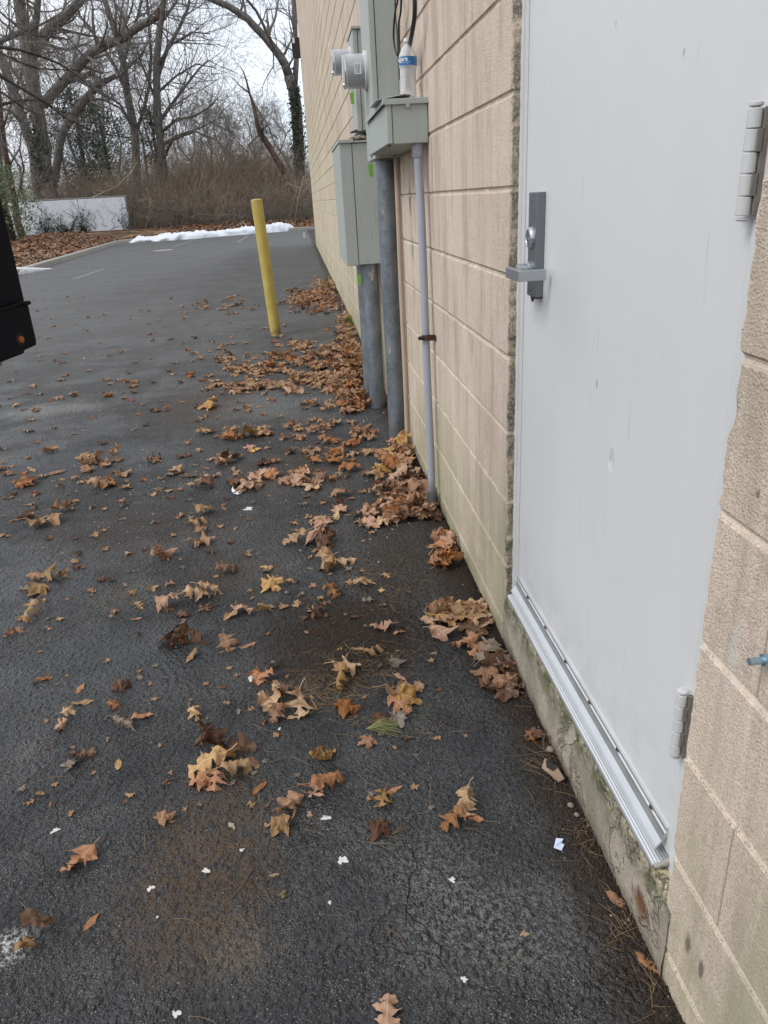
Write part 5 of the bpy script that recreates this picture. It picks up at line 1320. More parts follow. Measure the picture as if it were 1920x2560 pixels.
# crumbs, bark bits and grit
def crumbs(spots, seed, lo, hi, mat, name, lab):
    rnd = random.Random(seed); m = MB()
    for (cx, cy, rx, ry, n_) in spots:
        for i in range(n_):
            g = onG(rnd.gauss(cx, rx*.55)*S_, rnd.gauss(cy, ry*.55)*S_)
            if g.x > WX-.004: g.x = WX-rnd.uniform(.004, .06)
            s = rnd.uniform(lo, hi)*rnd.uniform(.5, 1); a = rnd.uniform(0, 6.28); ca, sa = math.cos(a)*s, math.sin(a)*s; h_ = s*rnd.uniform(.3, .8); e = rnd.uniform(.3, .9)
            m.add([(g.x+ca, g.y+sa, .0005), (g.x-sa*e, g.y+ca*e, .0005), (g.x-ca, g.y-sa, .0005), (g.x+sa*e, g.y-ca*e, .0005), (g.x+ca*.2, g.y+sa*.3, h_)], [(0, 1, 4), (1, 2, 4), (2, 3, 4), (3, 0, 4)])
    return tag(build(name, m, mat, fix=False), lab, name.replace('_', ' '), None, 'stuff')
crumbs([(770, 1370, 150, 95, 9000), (900, 1220, 130, 100, 2600), (700, 1480, 80, 40, 500), (1040, 1400, 60, 130, 1800)], 8, .0015, .006, M['crumb'], 'dark_crumbs', 'dark bark crumbs and soil spread over the dirt patch')
strip = []
for k in range(60):
    y_ = .75+k*.075; strip.append(y_)
rnd = random.Random(77); m = MB(); mp_ = MB()
for y_ in strip:
    for i in range(110):
        s = rnd.uniform(.0015, .006); x_ = WX-abs(rnd.gauss(0, .032))-.003; y2 = y_+rnd.uniform(0, .075); a = rnd.uniform(0, 6.28); ca, sa = math.cos(a)*s, math.sin(a)*s; h_ = s*rnd.uniform(.4, 1)+max(0, .010-(WX-x_)*.25)*rnd.random()
        (m if (rnd.random() < .95 or s > .0035) else mp_).add([(x_+ca, y2+sa, .0004), (x_-sa, y2+ca, .0004), (x_-ca, y2-sa, .0004), (x_+sa, y2-ca, .0004), (x_, y2, h_)], [(0, 1, 4), (1, 2, 4), (2, 3, 4), (3, 0, 4)])
tag(build('soil_strip', m, M['crumb'], fix=False), 'dark soil and grit washed against the foot of the wall', 'soil', None, 'stuff')
tag(build('pale_grit', mp_, M['debrispale'], fix=False), 'pale grit in the soil along the foot of the wall', 'grit', None, 'stuff')
for (x, y, w, lb) in ((1190, 1622, 20, 'rounded brown pebble in the soil strip above the cardboard scrap'), (1233, 1742, 16, 'brown pebble in the soil strip below the cardboard scrap'), (1246, 1762, 14, 'dark pebble beside the brown pebble of the soil strip')):
    g = onG(x*S_, y*S_); r_ = psize(w, g)/2
    m = MB(); m.lathe([(-r_*.4, r_*.5), (-r_*.1, r_), (r_*.3, r_*.85), (r_*.6, r_*.3)], (min(g.x, WX-r_), g.y, r_*.4), (.2, .1, 1), 9)
    tag(build('pebble', m, M['pebble'], origin=(g.x, g.y, 0), smooth='all'), lb, 'pebble')
m = MB(); rnd = random.Random(4)
for i in range(420):
    g = onG(rnd.uniform(0, 1350)*S_, rnd.uniform(1000, 2212)*S_)
    if g.x > WX-.01: continue
    s = rnd.uniform(.0006, .0019); a = rnd.uniform(0, 6.28); ca, sa = math.cos(a)*s, math.sin(a)*s
    m.add([(g.x+ca, g.y+sa, .0004), (g.x-sa, g.y+ca, .0004), (g.x-ca, g.y-sa, .0004), (g.x+sa, g.y-ca, .0004), (g.x, g.y, s)], [(0, 1, 4), (1, 2, 4), (2, 3, 4), (3, 0, 4)])
for i in range(1100):
    g = onG(rnd.uniform(0, 900)*S_, rnd.triangular(620, 1250, 700)*S_)
    if g.x > WX-.01: continue
    s = rnd.uniform(.003, .010)*rnd.uniform(.4, 1); a = rnd.uniform(0, 6.28); ca, sa = math.cos(a)*s, math.sin(a)*s; e = rnd.uniform(.3, .9)
    m.add([(g.x+ca, g.y+sa, .0004), (g.x-sa*e, g.y+ca*e, .0004), (g.x-ca, g.y-sa, .0004), (g.x+sa*e, g.y-ca*e, .0004), (g.x, g.y, s*.6)], [(0, 1, 4), (1, 2, 4), (2, 3, 4), (3, 0, 4)])
tag(build('asphalt_grit', m, M['grit'], fix=False), 'pale specks of grit all over the asphalt', 'grit', None, 'stuff')

# ================================================================== FENCE AND WOODS
# chain link fence with white slats on the bank
FA = onY(58, 588, 43); FB = onY(327, 573, 43); FB.y = 43; 
ftop_a = onY(55, 500, 43).z; ftop_b = onY(313, 493, 43).z
FE = FA+(FA-FB)*.45; FE.z = FA.z
def fx(t): return FB.lerp(FE, t)
fh = (ftop_a+ftop_b)/2-(FA.z+FB.z)/2
fn = thing('chain_link_fence', (FB.x, FB.y, FB.z), 'chain link fence with white privacy slats on the leafy bank', 'fence')
d = (FE-FB).normalized()
for t in (0, .305, .64, 1.0):
    p = fx(t); m = MB(); m.tube([(p.x, p.y, p.z-.2), (p.x, p.y, p.z+fh+(.06 if t == 0 else 0))], .045 if t == 0 else .035, 10); build('post', m, M['wire'], fn, smooth=True)
m = MB(); m.tube([fx(0)+Vector((0, 0, fh)), fx(1)+Vector((0, 0, fh))], .028, 8); build('top_rail', m, M['wire'], fn, smooth=True)
# wire mesh: diagonals
m = MB(); L_ = (FE-FB).length; st = .085; yo = -.05
k = -int(fh/st)
while k*st < L_:
    for s_ in (1, -1):
        a0 = k*st; u0 = max(0, a0); u1 = min(L_, a0+fh)
        if u1 > u0:
            z0, z1 = (u0-a0, u1-a0) if s_ > 0 else (fh-(u0-a0), fh-(u1-a0))
            p0 = FB+d*u0; p1 = FB+d*u1; w = .0024
            m.add([(p0.x, p0.y+yo, FB.z+z0-w), (p0.x, p0.y+yo, FB.z+z0+w), (p1.x, p1.y+yo, FB.z+z1+w), (p1.x, p1.y+yo, FB.z+z1-w)], [(0, 1, 2, 3)])
    k += 1
build('wire_mesh', m, M['wire'], fn, fix=False)
m = MB(); k = -int(fh/.19); rnd = random.Random(9)
while k*.19 < L_:       # slanting slats woven through the mesh
    a0 = k*.19; w = .184
    pts = [(a0, 0), (a0+w, 0), (a0+w+fh-.04, fh-.04), (a0+fh-.04, fh-.04)]
    pts = [(min(max(u, 0.02), L_), z) for u, z in pts]; yy = rnd.uniform(-.006, .006)
    P4 = [FB+d*u+Vector((0, -.03+yy, z+.0)) for u, z in pts]
    m.add([tuple(p) for p in P4]+[(p.x, p.y+.008, p.z) for p in P4], [(0, 1, 2, 3), (4, 7, 6, 5), (0, 4, 5, 1), (2, 6, 7, 3)]); k += 1
build('privacy_slats', m, M['slat'], fn, fix=False)
def leafcloud(m, c, rad, n_, size, rnd, up=0.0):
    for i in range(n_):
        v = Vector((rnd.gauss(0, .5)*rad[0], rnd.gauss(0, .5)*rad[1], rnd.gauss(0, .5)*rad[2]))+Vector(c)
        a = Vector((rnd.gauss(0, 1), rnd.gauss(0, 1), rnd.gauss(0, 1))).normalized(); b = a.orthogonal().normalized()*size*rnd.uniform(.5, 1.2); c_ = a.cross(b).normalized()*size*rnd.uniform(.3, .6)
        m.add([tuple(v-b), tuple(v+c_), tuple(v+b), tuple(v-c_)], [(0, 1, 2, 3)])
mv = MB(); rnd = random.Random(88)
for i in range(16):
    u = rnd.uniform(.2, L_*.95); q = FB+d*u+Vector((0, -.07, rnd.uniform(-.05, .4))); pts = [q.copy()]
    for j in range(6): q = q+Vector((rnd.uniform(-.28, .28), 0, rnd.uniform(.05, .26))); pts.append(q.copy())
    pts = [Vector((p.x, p.y, min(p.z, FB.z+fh))) for p in pts]; mv.tube(pts, [.014, .013, .011, .010, .008, .006, .004], 4, cap=False)
tag(build('creeper', mv, M['barkd'], origin=tuple(FB), fix=False), 'bare dark creeper stems spread over the white fence panels', 'creeper')
for (px, py, n_, w, h_, lb) in ((108, 580, 160, .45, .5, 'dark ivy clump at the foot of the fence, leftmost'), (160, 578, 220, .75, .32, 'widest ivy clump at the foot of the fence'), (210, 575, 120, .35, .35, 'ivy clump at the foot of the fence under the middle post'), (315, 566, 90, .35, .45, 'ivy clump at the right end of the fence')):
    p = onY(px, py, 42.85); rnd = random.Random(int(px)); m = MB(); leafcloud(m, (p.x, 42.85, p.z+h_*.3), (w, .08, h_), n_, .07, rnd)
    for i in range(5):
        q = Vector((p.x+rnd.uniform(-w, w)*.5, 42.9, p.z-.1)); pts = [q.copy()]
        for j in range(5): q = q+Vector((rnd.uniform(-.15, .25), rnd.uniform(-.02, .0), rnd.uniform(.1, .32))); pts.append(q.copy())
        m.tube(pts, [.02, .018, .015, .012, .008, .004], 4, cap=False)
        leafcloud(m, tuple(pts[-2]), (.2, .04, .2), 10, .06, rnd)
    tag(build('ivy_clump', m, M['ivy'], origin=(p.x, 42.85, p.z), fix=False), lb, 'ivy')

# ---- trees
def grow(m, p, dirv, length, rad, lvl, rnd, droop=0.0, spread=.75, kids=5, segs=5, minr=.006):
    pts = [p.copy()]; d = dirv.normalized(); q = p.copy(); rads = [rad]
    for i in range(segs):
        d = (d+Vector((rnd.gauss(0, .16), rnd.gauss(0, .16), rnd.gauss(0, .13)+.05-droop))).normalized()
        q = q+d*length/segs; pts.append(q.copy()); rads.append(max(minr*.7, rad*(1-.82*(i+1)/segs)))
    m.tube(pts, rads, 6 if rad > .08 else (4 if rad > .02 else 3), cap=False)
    if lvl <= 0: return
    for k in range(kids):
        t = rnd.uniform(.2, 1.0); i = min(segs-1, int(t*segs)); b = pts[i].lerp(pts[i+1], t*segs-i)
        ax = (pts[i+1]-pts[i]).normalized(); o_ = Vector((rnd.gauss(0, 1), rnd.gauss(0, 1), rnd.gauss(0, 1))); o_ = (o_-ax*o_.dot(ax)).normalized()
        nd = (ax*(1-spread*.45)+o_*spread).normalized()
        grow(m, b, nd, length*rnd.uniform(.35, .65)*(1.1-.4*t), max(minr, rads[i]*rnd.uniform(.35, .6)), lvl-1, rnd, droop, spread, max(3, kids-1), max(3, segs-1), minr)
def limbpts(pl, Y, dy=0.0):
    return [onY(x, y, Y+dy*i/max(1, len(pl)-1)) for i, (x, y) in enumerate(pl)]
def pxr(w, Y): return w*Y/F/2*.96
def tree(name, Y, trunk, limbs, label, mat='barkg', twigs=(10, 3, .8), seed=1, base=None, ivy=None, extra=None, twlen=3.2, grp=None):
    rnd = random.Random(seed)
    tp = [(onY(x, y, Y), w) for x, y, w in trunk]
    b = tp[0][0].copy()
    if b.z > .45: 
        e = (tp[0][0]-tp[1][0]); e = e*((tp[0][0].z-.3)/max(.1, -e.z)) if e.z < -.05 else Vector((0, 0, -(tp[0][0].z-.3)))
        e.x *= .5; tp = [(tp[0][0]+e, tp[0][1]*1.12)]+tp
    b = tp[0][0]; root = thing(name, (b.x, Y, b.z), label, 'tree', grp)
    m = MB(); m.tube([p for p, w in tp], [pxr(w, Y) for p, w in tp], 10); build('trunk', m, M[mat], root, smooth='all', fix=False)
    cr_ = MB()
    n_, lv, spread = twigs
    for li, (pl, w0, w1, dy) in enumerate(limbs):
        P = limbpts(pl, Y, dy); k = len(P); rr = [pxr(w0+(w1-w0)*i/(k-1), Y) for i in range(k)]
        lm = MB(); lm.tube(P, rr, 8 if w0 > 6 else 5); build('limb', lm, M[mat], root, smooth='all', fix=False)
        for j in range(n_):
            t = rnd.uniform(.12, 1)*(k-1); i = min(k-2, int(t)); p = P[i].lerp(P[i+1], t-i); ax = (P[i+1]-P[i]).normalized()
            o_ = Vector((rnd.gauss(0, 1), rnd.gauss(0, 1), rnd.gauss(.35, 1))); o_ = (o_-ax*o_.dot(ax)).normalized()
            grow(cr_, p, (ax*.5+o_*spread), twlen*rnd.uniform(.6, 1.3), max(.014, rr[i]*rnd.uniform(.25, .45)), lv-1, rnd, .0, spread)
    build('crown', cr_, M['twig'], root, fix=False)
    if ivy:
        iv = MB()
        for (x, y, rx, ry, n2) in ivy:
            c_ = onY(x, y, Y-.3); leafcloud(iv, tuple(c_), (rx, rx, ry), n2, .10, rnd)
        build('ivy', iv, M['ivy'], root, fix=False)
    return root
tree('bare_tree', 47, [(131, 500, 32), (120, 450, 31), (111, 410, 31), (102, 340, 30), (96, 289, 30), (84, 225, 30), (75, 169, 32), (67, 110, 28), (55, 50, 25), (44, -20, 24), (30, -180, 20)],
     [([(78, 140), (100, 100), (130, 68), (165, 40), (205, -2), (260, -60)], 26, 16, 3), ([(76, 150), (84, 95), (92, 40), (97, -20), (110, -120)], 17, 10, -2),
      ([(80, 60), (58, 78), (25, 92), (0, 103), (-60, 120)], 12, 9, -6), ([(108, 262), (140, 224), (177, 187), (203, 158), (228, 132), (266, 111), (304, 97), (330, 78), (354, 61), (385, 47)], 22, 15, -2),
      ([(92, 260), (50, 200), (13, 150), (-30, 100)], 9, 5, 3), ([(100, 300), (60, 255), (20, 200), (-20, 170)], 6, 3, -5)],
     'thickest bare tree behind the fence with ivy and a long sawn off limb', seed=3, twigs=(22, 3, .85), ivy=[(98, 385, .5, 1.8, 500), (90, 330, .35, 1.2, 260), (108, 430, .35, 1.0, 200)])
m = MB(); Pq = [onY(384, 48, 45), onY(392, 44, 45), onY(396, 20, 45)]; m.tube(Pq, [pxr(14, 45), pxr(13, 45), pxr(8, 45)], 8)
rt = bpy.data.objects['bare_tree']
build('sawn_stub', m, M['barkr'], rt)
tree('bare_tree', 49, [(152, 345, 17), (165, 318, 17), (177, 299, 18), (197, 270, 18), (215, 246, 17), (238, 222, 15), (253, 208, 13), (290, 190, 9)],
     [([(253, 208), (300, 190), (350, 140), (380, 90)], 7, 3, 2), ([(215, 246), (260, 250), (300, 270), (330, 320)], 6, 3, -2)], 'leaning bare trunk crossing low behind the sawn off limb', seed=4, twigs=(22, 3, .8), twlen=2.6)
tree('bare_tree', 51, [(92, 470, 22), (84, 380, 22), (62, 315, 21), (35, 235, 20), (5, 150, 18), (-30, 80, 15)], [([(35, 235), (60, 170), (110, 110), (150, 60), (170, -20)], 8, 5, 2), ([(62, 315), (30, 280), (-20, 260)], 7, 4, -3)],
     'pale bare trunk leaning left behind the thickest tree', seed=5, twigs=(24, 3, .8))
tree('bare_tree', 53, [(345, 480, 20), (340, 400, 19), (338, 338, 18), (325, 270, 17), (317, 231, 16), (309, 159, 14), (296, 110, 13), (278, 50, 12), (255, -20, 11), (235, -90, 8)],
     [([(317, 231), (290, 170), (265, 130), (230, 80), (200, 40), (180, -20)], 9, 4, 2), ([(309, 159), (325, 100), (345, 40), (360, -30)], 8, 5, 1), ([(338, 338), (358, 280), (372, 220), (378, 140), (372, 60), (365, -30)], 9, 5, 2),
      ([(335, 320), (300, 260), (250, 230), (200, 190)], 6, 3, -3), ([(296, 110), (315, 60), (330, 20), (340, -40)], 6, 3, 1)], 'many stemmed bare tree in the middle of the woods, left of the straight one', seed=6, twigs=(25, 3, .75))
tree('bare_tree', 50, [(412, 490, 22), (408, 420, 20), (402, 366, 18), (396, 300, 17), (392, 230, 16), (391, 159, 15), (398, 80, 14), (410, -5, 12), (420, -90, 9)],
     [([(402, 300), (430, 260), (468, 210), (495, 175), (520, 150)], 9, 3, 2), ([(405, 330), (440, 300), (487, 290), (520, 270), (545, 245)], 7, 3, -2), ([(395, 190), (415, 130), (448, 70), (470, 20), (480, -40)], 10, 5, 2),
      ([(395, 160), (430, 110), (480, 80), (525, 85)], 7, 2, 0), ([(393, 260), (370, 200), (350, 150), (330, 90)], 7, 3, 1), ([(408, 400), (430, 350), (487, 328), (540, 350)], 7, 3, -4), ([(402, 366), (440, 340), (500, 320), (560, 290)], 6, 2, 1),
      ([(396, 230), (440, 190), (490, 160), (540, 170)], 6, 2, 1), ([(400, 60), (430, 20), (470, -40)], 7, 4, 0)], 'straight bare tree with a wide fan of twigs against the open sky', seed=7, twigs=(19, 3, .8), twlen=3.6)
tree('bare_tree', 50, [(752, 480, 26), (750, 449, 25), (747, 380, 26), (744, 320, 26), (740, 262, 26), (733, 224, 25), (722, 190, 24)],
     [([(722, 190), (712, 160), (700, 140), (681, 116), (662, 92), (641, 71), (620, 48), (600, 34), (574, 17), (545, 5), (515, -8), (470, -30)], 20, 11, 0), ([(718, 172), (700, 150), (686, 120), (677, 100), (668, 84), (655, 55), (641, 28), (625, 8), (600, -20)], 8, 5, -2),
      ([(737, 215), (741, 150), (738, 80), (734, 0), (730, -80)], 13, 9, 2), ([(722, 165), (730, 150), (737, 140)], 5, 3, -1), ([(600, 34), (606, 15), (610, -30)], 6, 4, 0), ([(683, 130), (684, 165), (668, 190), (657, 215), (655, 240)], 3.2, 1, -1),
      ([(641, 71), (660, 45), (665, 25), (700, 20), (730, 28)], 3.5, 1.5, 2)], 'tall bare tree arching left beside the building, its trunk wrapped in ivy', seed=8, twigs=(7, 3, .7), twlen=2.4,
     ivy=[(742, 300, .4, 2.0, 700), (746, 370, .45, 1.6, 500), (738, 245, .3, 1.2, 250)], mat='barkg')
tree('broken_snag', 47, [(708, 425, 15), (690, 395, 14), (675, 370, 14), (662, 350, 14), (652, 336, 13), (644, 312, 11), (640, 292, 9), (635, 266, 8), (629, 248, 6), (624, 233, 5), (617, 205, 4), (609, 180, 3), (600, 165, 1.5)],
     [([(624, 233), (612, 224), (598, 213), (585, 199), (577, 192)], 4, 1.4, 0)], 'thin dead forked snag rising bare against the sky', seed=9, twigs=(1, 1, .5), twlen=.8, mat='barkr', ivy=[(655, 330, .2, .5, 60)])
tree('bare_tree', 40, [(62, 605, 20), (45, 560, 17), (36, 500, 15), (24, 440, 14), (14, 386, 13), (6, 330, 12), (0, 270, 11), (-10, 150, 9)], [([(20, 420), (50, 370), (52, 330)], 4, 2, 0), ([(6, 330), (30, 250), (60, 200)], 5, 2, 2), ([(38, 520), (50, 470), (60, 420), (48, 370)], 6, 3, -1)],
     'reddish thin trunk at the far left beside the holly', mat='barkr', seed=10, twigs=(10, 3, .7), twlen=2)
tree('old_stump_tree', 37, [(20, 628, 44), (10, 580, 38), (0, 520, 34), (-8, 430, 30), (-20, 250, 24)], [([(-5, 500), (-60, 380), (-90, 250)], 12, 6, 0)], 'broad grey trunk at the left edge beside the fence end', seed=11, twigs=(4, 2, .7))
# long low branches reaching in from the left, nearer than the woods
lb_ = thing('overhanging_tree', (-16, 33, .3), 'nearer tree off the left edge whose crooked branches reach across the woods', 'tree')
m = MB(); m.tube([(-16, 33, 0), (-16.2, 33, 3), (-16, 33, 7), (-15.6, 33, 12)], [.4, .35, .3, .2], 10); build('trunk', m, M['barkd'], lb_, smooth='all')
cr_ = MB(); rnd = random.Random(21)
for (pl, w0, w1) in (([(-80, 90), (0, 118), (50, 125), (100, 140), (150, 160), (190, 185), (240, 230), (300, 260)], 8, 2), ([(-80, 110), (0, 132), (60, 160), (100, 172), (170, 175), (230, 172)], 7, 2), ([(-80, 150), (0, 190), (60, 225), (120, 260), (170, 300), (240, 330), (320, 345)], 8, 2),
                    ([(-80, 240), (0, 262), (50, 252), (100, 250), (140, 275), (200, 290)], 8, 2.5), ([(-60, 200), (10, 235), (60, 270), (95, 287)], 6, 3), ([(-80, 20), (0, 30), (40, 65), (90, 90), (150, 95)], 5, 1.5)):
    P = limbpts(pl, 33, 3); k = len(P); rr = [pxr(w0+(w1-w0)*i/(k-1), 33) for i in range(k)]
    lm = MB(); lm.tube([Vector((-16, 33, max(2.5, P[0].z-1.5)))]+P, [rr[0]*1.3]+rr, 6); build('limb', lm, M['barkd'], lb_, smooth='all', fix=False)
    for j in range(24):
        t = rnd.uniform(.1, 1)*(k-1); i = min(k-2, int(t)); p = P[i].lerp(P[i+1], t-i); ax = (P[i+1]-P[i]).normalized(); o_ = Vector((rnd.gauss(0, 1), rnd.gauss(0, 1), rnd.gauss(0, 1))).normalized()
        grow(cr_, p, ax+o_*.8, rnd.uniform(1, 2.4), .014, 1, rnd, 0, .7, 4, 4, .005)
build('crown', cr_, M['twig'], lb_, fix=False)
# background trees, slim and straight
GB = 'slim bare trees in the depth of the woods'
for i, px in enumerate((150, 185, 230, 270, 455, 500, 530, 560, 585, 605, 640, 665, 690, 715, 20, 60, 430, 375, 480, 515, 545, 575, 625, 655, 700, 320, 290, 210, 110, 400)):
    rnd = random.Random(100+i); Y = rnd.uniform(60, 85); top = {True: rnd.uniform(255, 320), False: rnd.uniform(60, 160)}[430 < px < 720]
    b = onY(px, 520, Y); tz = onY(px, top, Y).z
    rt = thing('slim_tree', (b.x, Y, .4), 'slim bare tree far back in the woods', 'tree', GB)
    hgt = tz-.4; P = [Vector((b.x+rnd.gauss(0, .12)*j, Y, .3+hgt*j/6)) for j in range(7)]
    m = MB(); m.tube(P, [.16*(1-.13*j) for j in range(7)], 6, cap=False); build('trunk', m, M['barkg'], rt, smooth='all', fix=False)
    m = MB()
    for j in range(38):
        t = rnd.uniform(.15, 1)*5.9; k = int(t); p = P[k].lerp(P[k+1], t-k)
        grow(m, p, Vector((rnd.gauss(0, .6), rnd.gauss(0, .6), rnd.uniform(.4, 1.2))), hgt*rnd.uniform(.14, .30), .020, 2, rnd, 0, .7, 6, 4, .008)
    build('crown', m, M['twig'], rt, fix=False)
# evergreen mass behind, and the holly at the left edge
def everg(name, cx, cy, Y, w, hgt, n_, size, mat, label, seed, cat='tree'):
    rnd = random.Random(seed); c_ = onY(cx, cy, Y); rt = thing(name, (c_.x, Y, .3), label, cat)
    m = MB(); m.tube([(c_.x, Y, .2), (c_.x, Y, c_.z+hgt*.4)], [.22, .08], 8); build('trunk', m, M['barkd'], rt, smooth='all')
    m = MB()
    for i in range(n_):
        z = c_.z+hgt*rnd.uniform(-.5, .5); f = .35+.65*(1-abs((z-c_.z)/(hgt*.5))**1.6); a = rnd.uniform(0, 6.28); r = w*f*rnd.random()**.5
        x, y = c_.x+r*math.cos(a), Y+r*math.sin(a)*.8
        leafcloud(m, (x, y, z), (.55, .55, .35), 26, size, rnd)
    build('crown', m, mat if not isinstance(mat, str) else M[mat], rt, fix=False); return rt
everg('evergreen_tree', 205, 380, 56, 2.2, 7.0, 240, .10, 'ever', 'dark green evergreen standing behind the leaning trunk', 31)
everg('evergreen_tree', 262, 372, 60, 2.2, 5.6, 200, .10, 'ever', 'blue green evergreen deeper in the woods, right of the other evergreen', 32)
everg('evergreen_tree', 385, 345, 62, 1.1, 4.0, 90, .10, 'ever', 'small dark evergreen behind the straight bare tree', 33)
everg('holly_bush', 8, 505, 33, 1.2, 2.6, 130, .06, 'holly', 'grey green holly bush at the left edge, hiding the end of the fence', 34, 'bush')
# thicket
def thicket(name, label, specs, seed, mat, wob=.25):
    rnd = random.Random(seed); m = MB()
    for (x0, x1, y0, y1, h0, h1, n_) in specs:
        for i in range(n_):
            Y = rnd.uniform(y0, y1); px = rnd.uniform(x0, x1); b = onY(px, 560, Y); p = Vector((b.x, Y, .35))
            h_ = rnd.uniform(h0, h1)*(.62+.95*abs(nz3(b.x*.45, Y*.15, seed))); r = rnd.uniform(.007, .016)
            d_ = Vector((rnd.gauss(0, .28), rnd.gauss(0, .28), 1)); P = [p.copy()]
            for j in range(4):
                d_ = (d_+Vector((rnd.gauss(0, wob), rnd.gauss(0, wob), rnd.uniform(-wob, .1)))).normalized(); p = p+d_*h_/4; P.append(p.copy())
            m.tube(P, [r, r*.9, r*.7, r*.5, r*.35], 3, cap=False)
            for j in range(7):
                k = rnd.randint(0, 3); q = P[k].lerp(P[k+1], rnd.random()); e = Vector((rnd.gauss(0, .6), rnd.gauss(0, .6), rnd.gauss(.25, .5))).normalized()*h_*rnd.uniform(.1, .3)
                m.tube([q, q+e*.5+Vector((0, 0, rnd.gauss(0, .04))), q+e+Vector((0, 0, rnd.gauss(0, .08)))], [r*.5, r*.4, r*.25], 3, cap=False)
    return tag(build(name, m, mat, fix=False), label, 'brush', None, 'stuff')
thicket('thicket', 'dense brown winter brush between the snow ridge and the trees', [(300, 830, 43.6, 52, 1.6, 3.8, 1700), (300, 560, 47, 56, 4.0, 6.8, 700), (560, 760, 47, 56, 4.0, 7.2, 800), (120, 330, 46, 52, 3.0, 5.2, 400)], 41, M['brush'])
thicket('tangle', 'tangled paler stems arching through the brown brush', [(300, 830, 43.4, 46, 1.5, 4.5, 420), (90, 330, 44, 50, 2, 5, 260)], 47, M['twig'], .5)
thicket('brambles', 'reddish brambles rising behind the fence and the brown brush', [(100, 420, 45, 56, 2.6, 5.0, 700), (380, 760, 50, 62, 4.2, 6.5, 1000), (-60, 160, 44, 56, 2, 3.6, 260)], 42, M['brushr'])
thicket('far_wood', 'grey haze of distant woodland twigs', [(-60, 820, 62, 95, 5.0, 9.5, 1500)], 43, M['twig'])
# a few pale bowed saplings in front
for i, (pl, lb) in enumerate((([(228, 495), (260, 480), (290, 468), (318, 440), (332, 425), (345, 400)], 'pale bowed sapling just right above the fence'), ([(360, 590), (372, 540), (378, 500), (366, 470)], 'pale bent stem in the brush right of the fence'),
                             ([(735, 560), (745, 500), (752, 470), (760, 440)], 'forked pale sapling at the foot of the building corner'))):
    P = limbpts(pl, 44.2); rnd = random.Random(i); m = MB(); m.tube(P, [pxr(3.4-.4*j, 44) for j in range(len(P))], 5, cap=False)
    for j in range(8): k = rnd.randint(1, len(P)-2); grow(m, P[k], Vector((rnd.gauss(0, 1), rnd.gauss(0, .5), rnd.uniform(0, 1))), rnd.uniform(.5, 1.1), .015, 1, rnd)
    tag(build('sapling', m, M['debrispale'], origin=tuple(P[0]), fix=False), lb, 'sapling')

# ---- snow ridge along the back kerb, and scraps of snow
def ridge(name, pts, label, seed):
    rnd = random.Random(seed); n_ = 110; m = MB(); P = [Vector((a, b, 0)) for a, b, w, h_ in pts]; rows = []
    for i in range(n_+1):
        t = i/n_*(len(P)-1); k = min(len(P)-2, int(t)); f = t-k; c_ = P[k].lerp(P[k+1], f); w = pts[k][2]*(1-f)+pts[k+1][2]*f; h_ = pts[k][3]*(1-f)+pts[k+1][3]*f
        tn = (P[k+1]-P[k]).normalized(); nr = Vector((-tn.y, tn.x, 0)); e = min(1, min(i, n_-i)/5)
        row = []
        for j in range(13):
            a = math.pi*j/12; u = -math.cos(a)*w*(1+.3*nz3(i*.22, j*.4, seed)); z = math.sin(a)**.7*h_*e*(1+.35*nz3(c_.x*1.4, c_.y*1.4+u*2, seed, 1)+.22*nz3(i*.7, j*.8, seed)+.3*nz3(i*1.9, j*1.1, seed+4)); q = c_+nr*u; row.append((q.x, q.y, max(-.02, z)))
        rows.append(row)
    m.add([v for r in rows for v in r], [(i*13+j, i*13+j+1, (i+1)*13+j+1, (i+1)*13+j) for i in range(n_) for j in range(12)])
    return tag(build(name, m, M['snow'], origin=(P[0].x, P[0].y, 0), smooth='all'), label, 'snow')
s0 = onG(322, 604); 
ridge('snow_ridge', [(-8.0, 38.4, .35, .24), (-7.0, 38.6, .7, .20), (-6.0, 38.7, .8, .30), (-5.2, 38.8, .7, .31), (-4.3, 39.4, .35, .24), (-3.0, 40.2, .4, .30), (-2.2, 40.7, .4, .32), (-1.6, 41.0, .5, .38), (-.9, 41.3, .5, .42), (-.2, 41.7, .5, .30)], 'long low ridge of old snow along the back kerb', 2)
g = onG(60, 684)
ridge('snow_patch', [(-7.35, 20.0, .05, .155), (-7.22, 20.9, .09, .165), (-7.05, 21.7, .07, .09), (-6.9, 22.4, .09, .02)], 'thin ragged strip of snow lying over the left kerb', 6)
for (px, py, lb) in ((598, 552, 'white rag of litter in the brush behind the snow ridge'), (607, 566, 'round pale clump of snow at the brush edge behind the bollard'), (418, 566, 'small snow scrap on the leafy bank left of centre')):
    p = onY(px, py, 43.2); rnd = random.Random(int(px)); m = MB(); m.lathe([(-.06, .03), (-.03, .13), (.03, .15), (.09, .06)], (p.x, 43.2, bankz(2, p.x, 43.2)+.05), (.1, 0, 1), 10)
    tag(build('snow_scrap', m, M['snow'], origin=(p.x, 43.2, .4), smooth='all'), lb, 'snow')
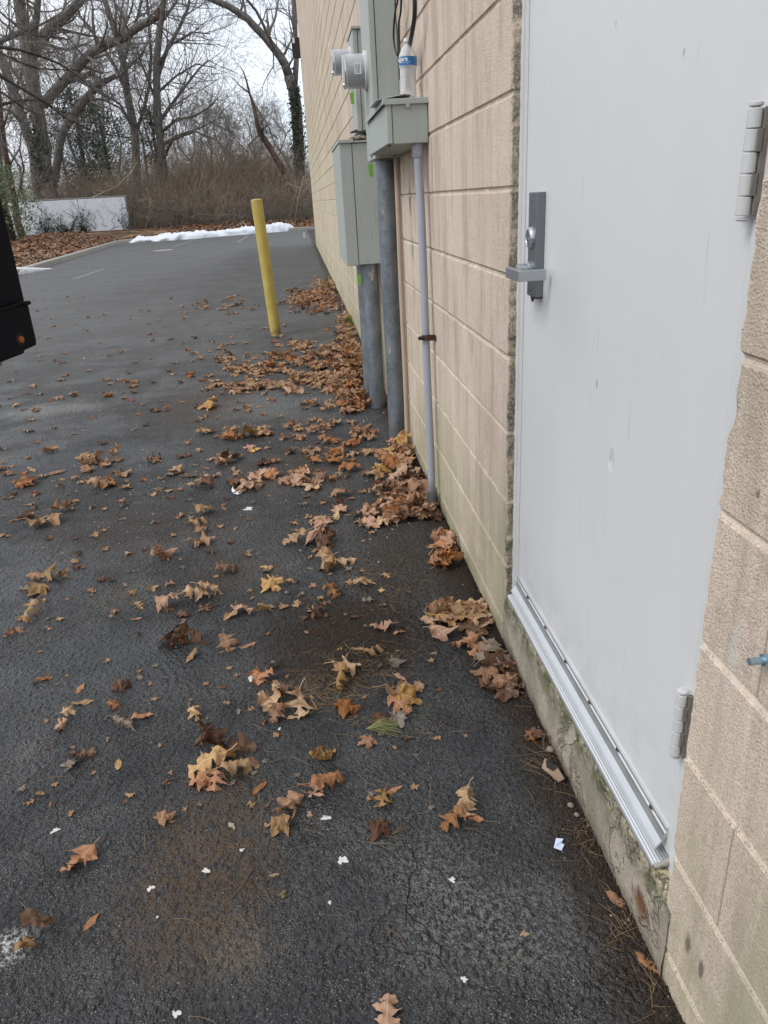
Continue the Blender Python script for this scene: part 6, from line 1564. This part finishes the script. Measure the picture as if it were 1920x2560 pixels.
# leaf carpet on the bank
rnd = random.Random(55); VV = []; items = []
mats_ = [LEAF[4], LEAF[5], LEAF[1], LEAF[3]]
m = MB()
for i in range(16000):
    if rnd.random() < .55: 
        px = rnd.uniform(20, 340); Y = rnd.uniform(20, 43); x_ = None
        t = rnd.random(); dd = rnd.uniform(.2, 5.5); 
        k = rnd.uniform(0, 1)
        yk = 19+k*20; xk = -7.05-(yk-19)*.062; x_ = xk-dd; y_ = yk+rnd.uniform(-.5, 3)*0
        z_ = bankz(dd, x_, y_)
    else:
        x_ = rnd.uniform(-13, 3.5); y_ = 40.0+max(0, (x_+5)*.2)+rnd.uniform(.3, 4.2) if x_ > -7.5 else rnd.uniform(39, 44); dd = max(.2, y_-39.8-max(0, (x_+5)*.2)) if x_ > -7.5 else 3
        if x_ <= -7.5: dd = max(.2, min(4, -8.1-x_)) 
        z_ = bankz(min(dd, 3.6), x_, y_)
    s_ = rnd.uniform(.05, .10); a = rnd.uniform(0, 6.28); t1 = Vector((math.cos(a), math.sin(a), rnd.gauss(0, .4)))*s_; t2 = Vector((-math.sin(a), math.cos(a), rnd.gauss(0, .4)))*s_*.6; c_ = Vector((x_, y_, z_+rnd.uniform(.02, .07)))
    m.cur = rnd.choice((0, 1, 3, 2, 3, 0)); m.add([tuple(c_-t1), tuple(c_+t2), tuple(c_+t1), tuple(c_-t2)], [(0, 1, 2, 3)])
me_ = build('leaf_carpet', m, mats_, fix=False); me_.data.uv_layers.new(name='UVMap')
tag(me_, 'brown leaf carpet covering the bank between kerb and fence', 'leaves', None, 'stuff')
m = MB(); rnd = random.Random(66)
for i in range(1500):
    p = onG(rnd.gauss(78, 30), rnd.gauss(645, 9)); 
    if p.x > -7.2-(p.y-20)*.06: p.x = -7.3-(p.y-20)*.06-rnd.random()
    p.z = bankz(1, p.x, p.y)+.04; s_ = rnd.uniform(.02, .05); a = rnd.uniform(0, 6.28); t1 = Vector((math.cos(a), math.sin(a), .3))*s_; t2 = Vector((-math.sin(a), math.cos(a), -.1))*s_*.5
    m.add([tuple(p-t1), tuple(p+t2), tuple(p+t1), tuple(p-t2)], [(0, 1, 2, 3)])
tag(build('wood_shavings', m, M['debrispale'], fix=False), 'pale spill of wood chips on the bank near the left kerb', 'wood chips', None, 'stuff')
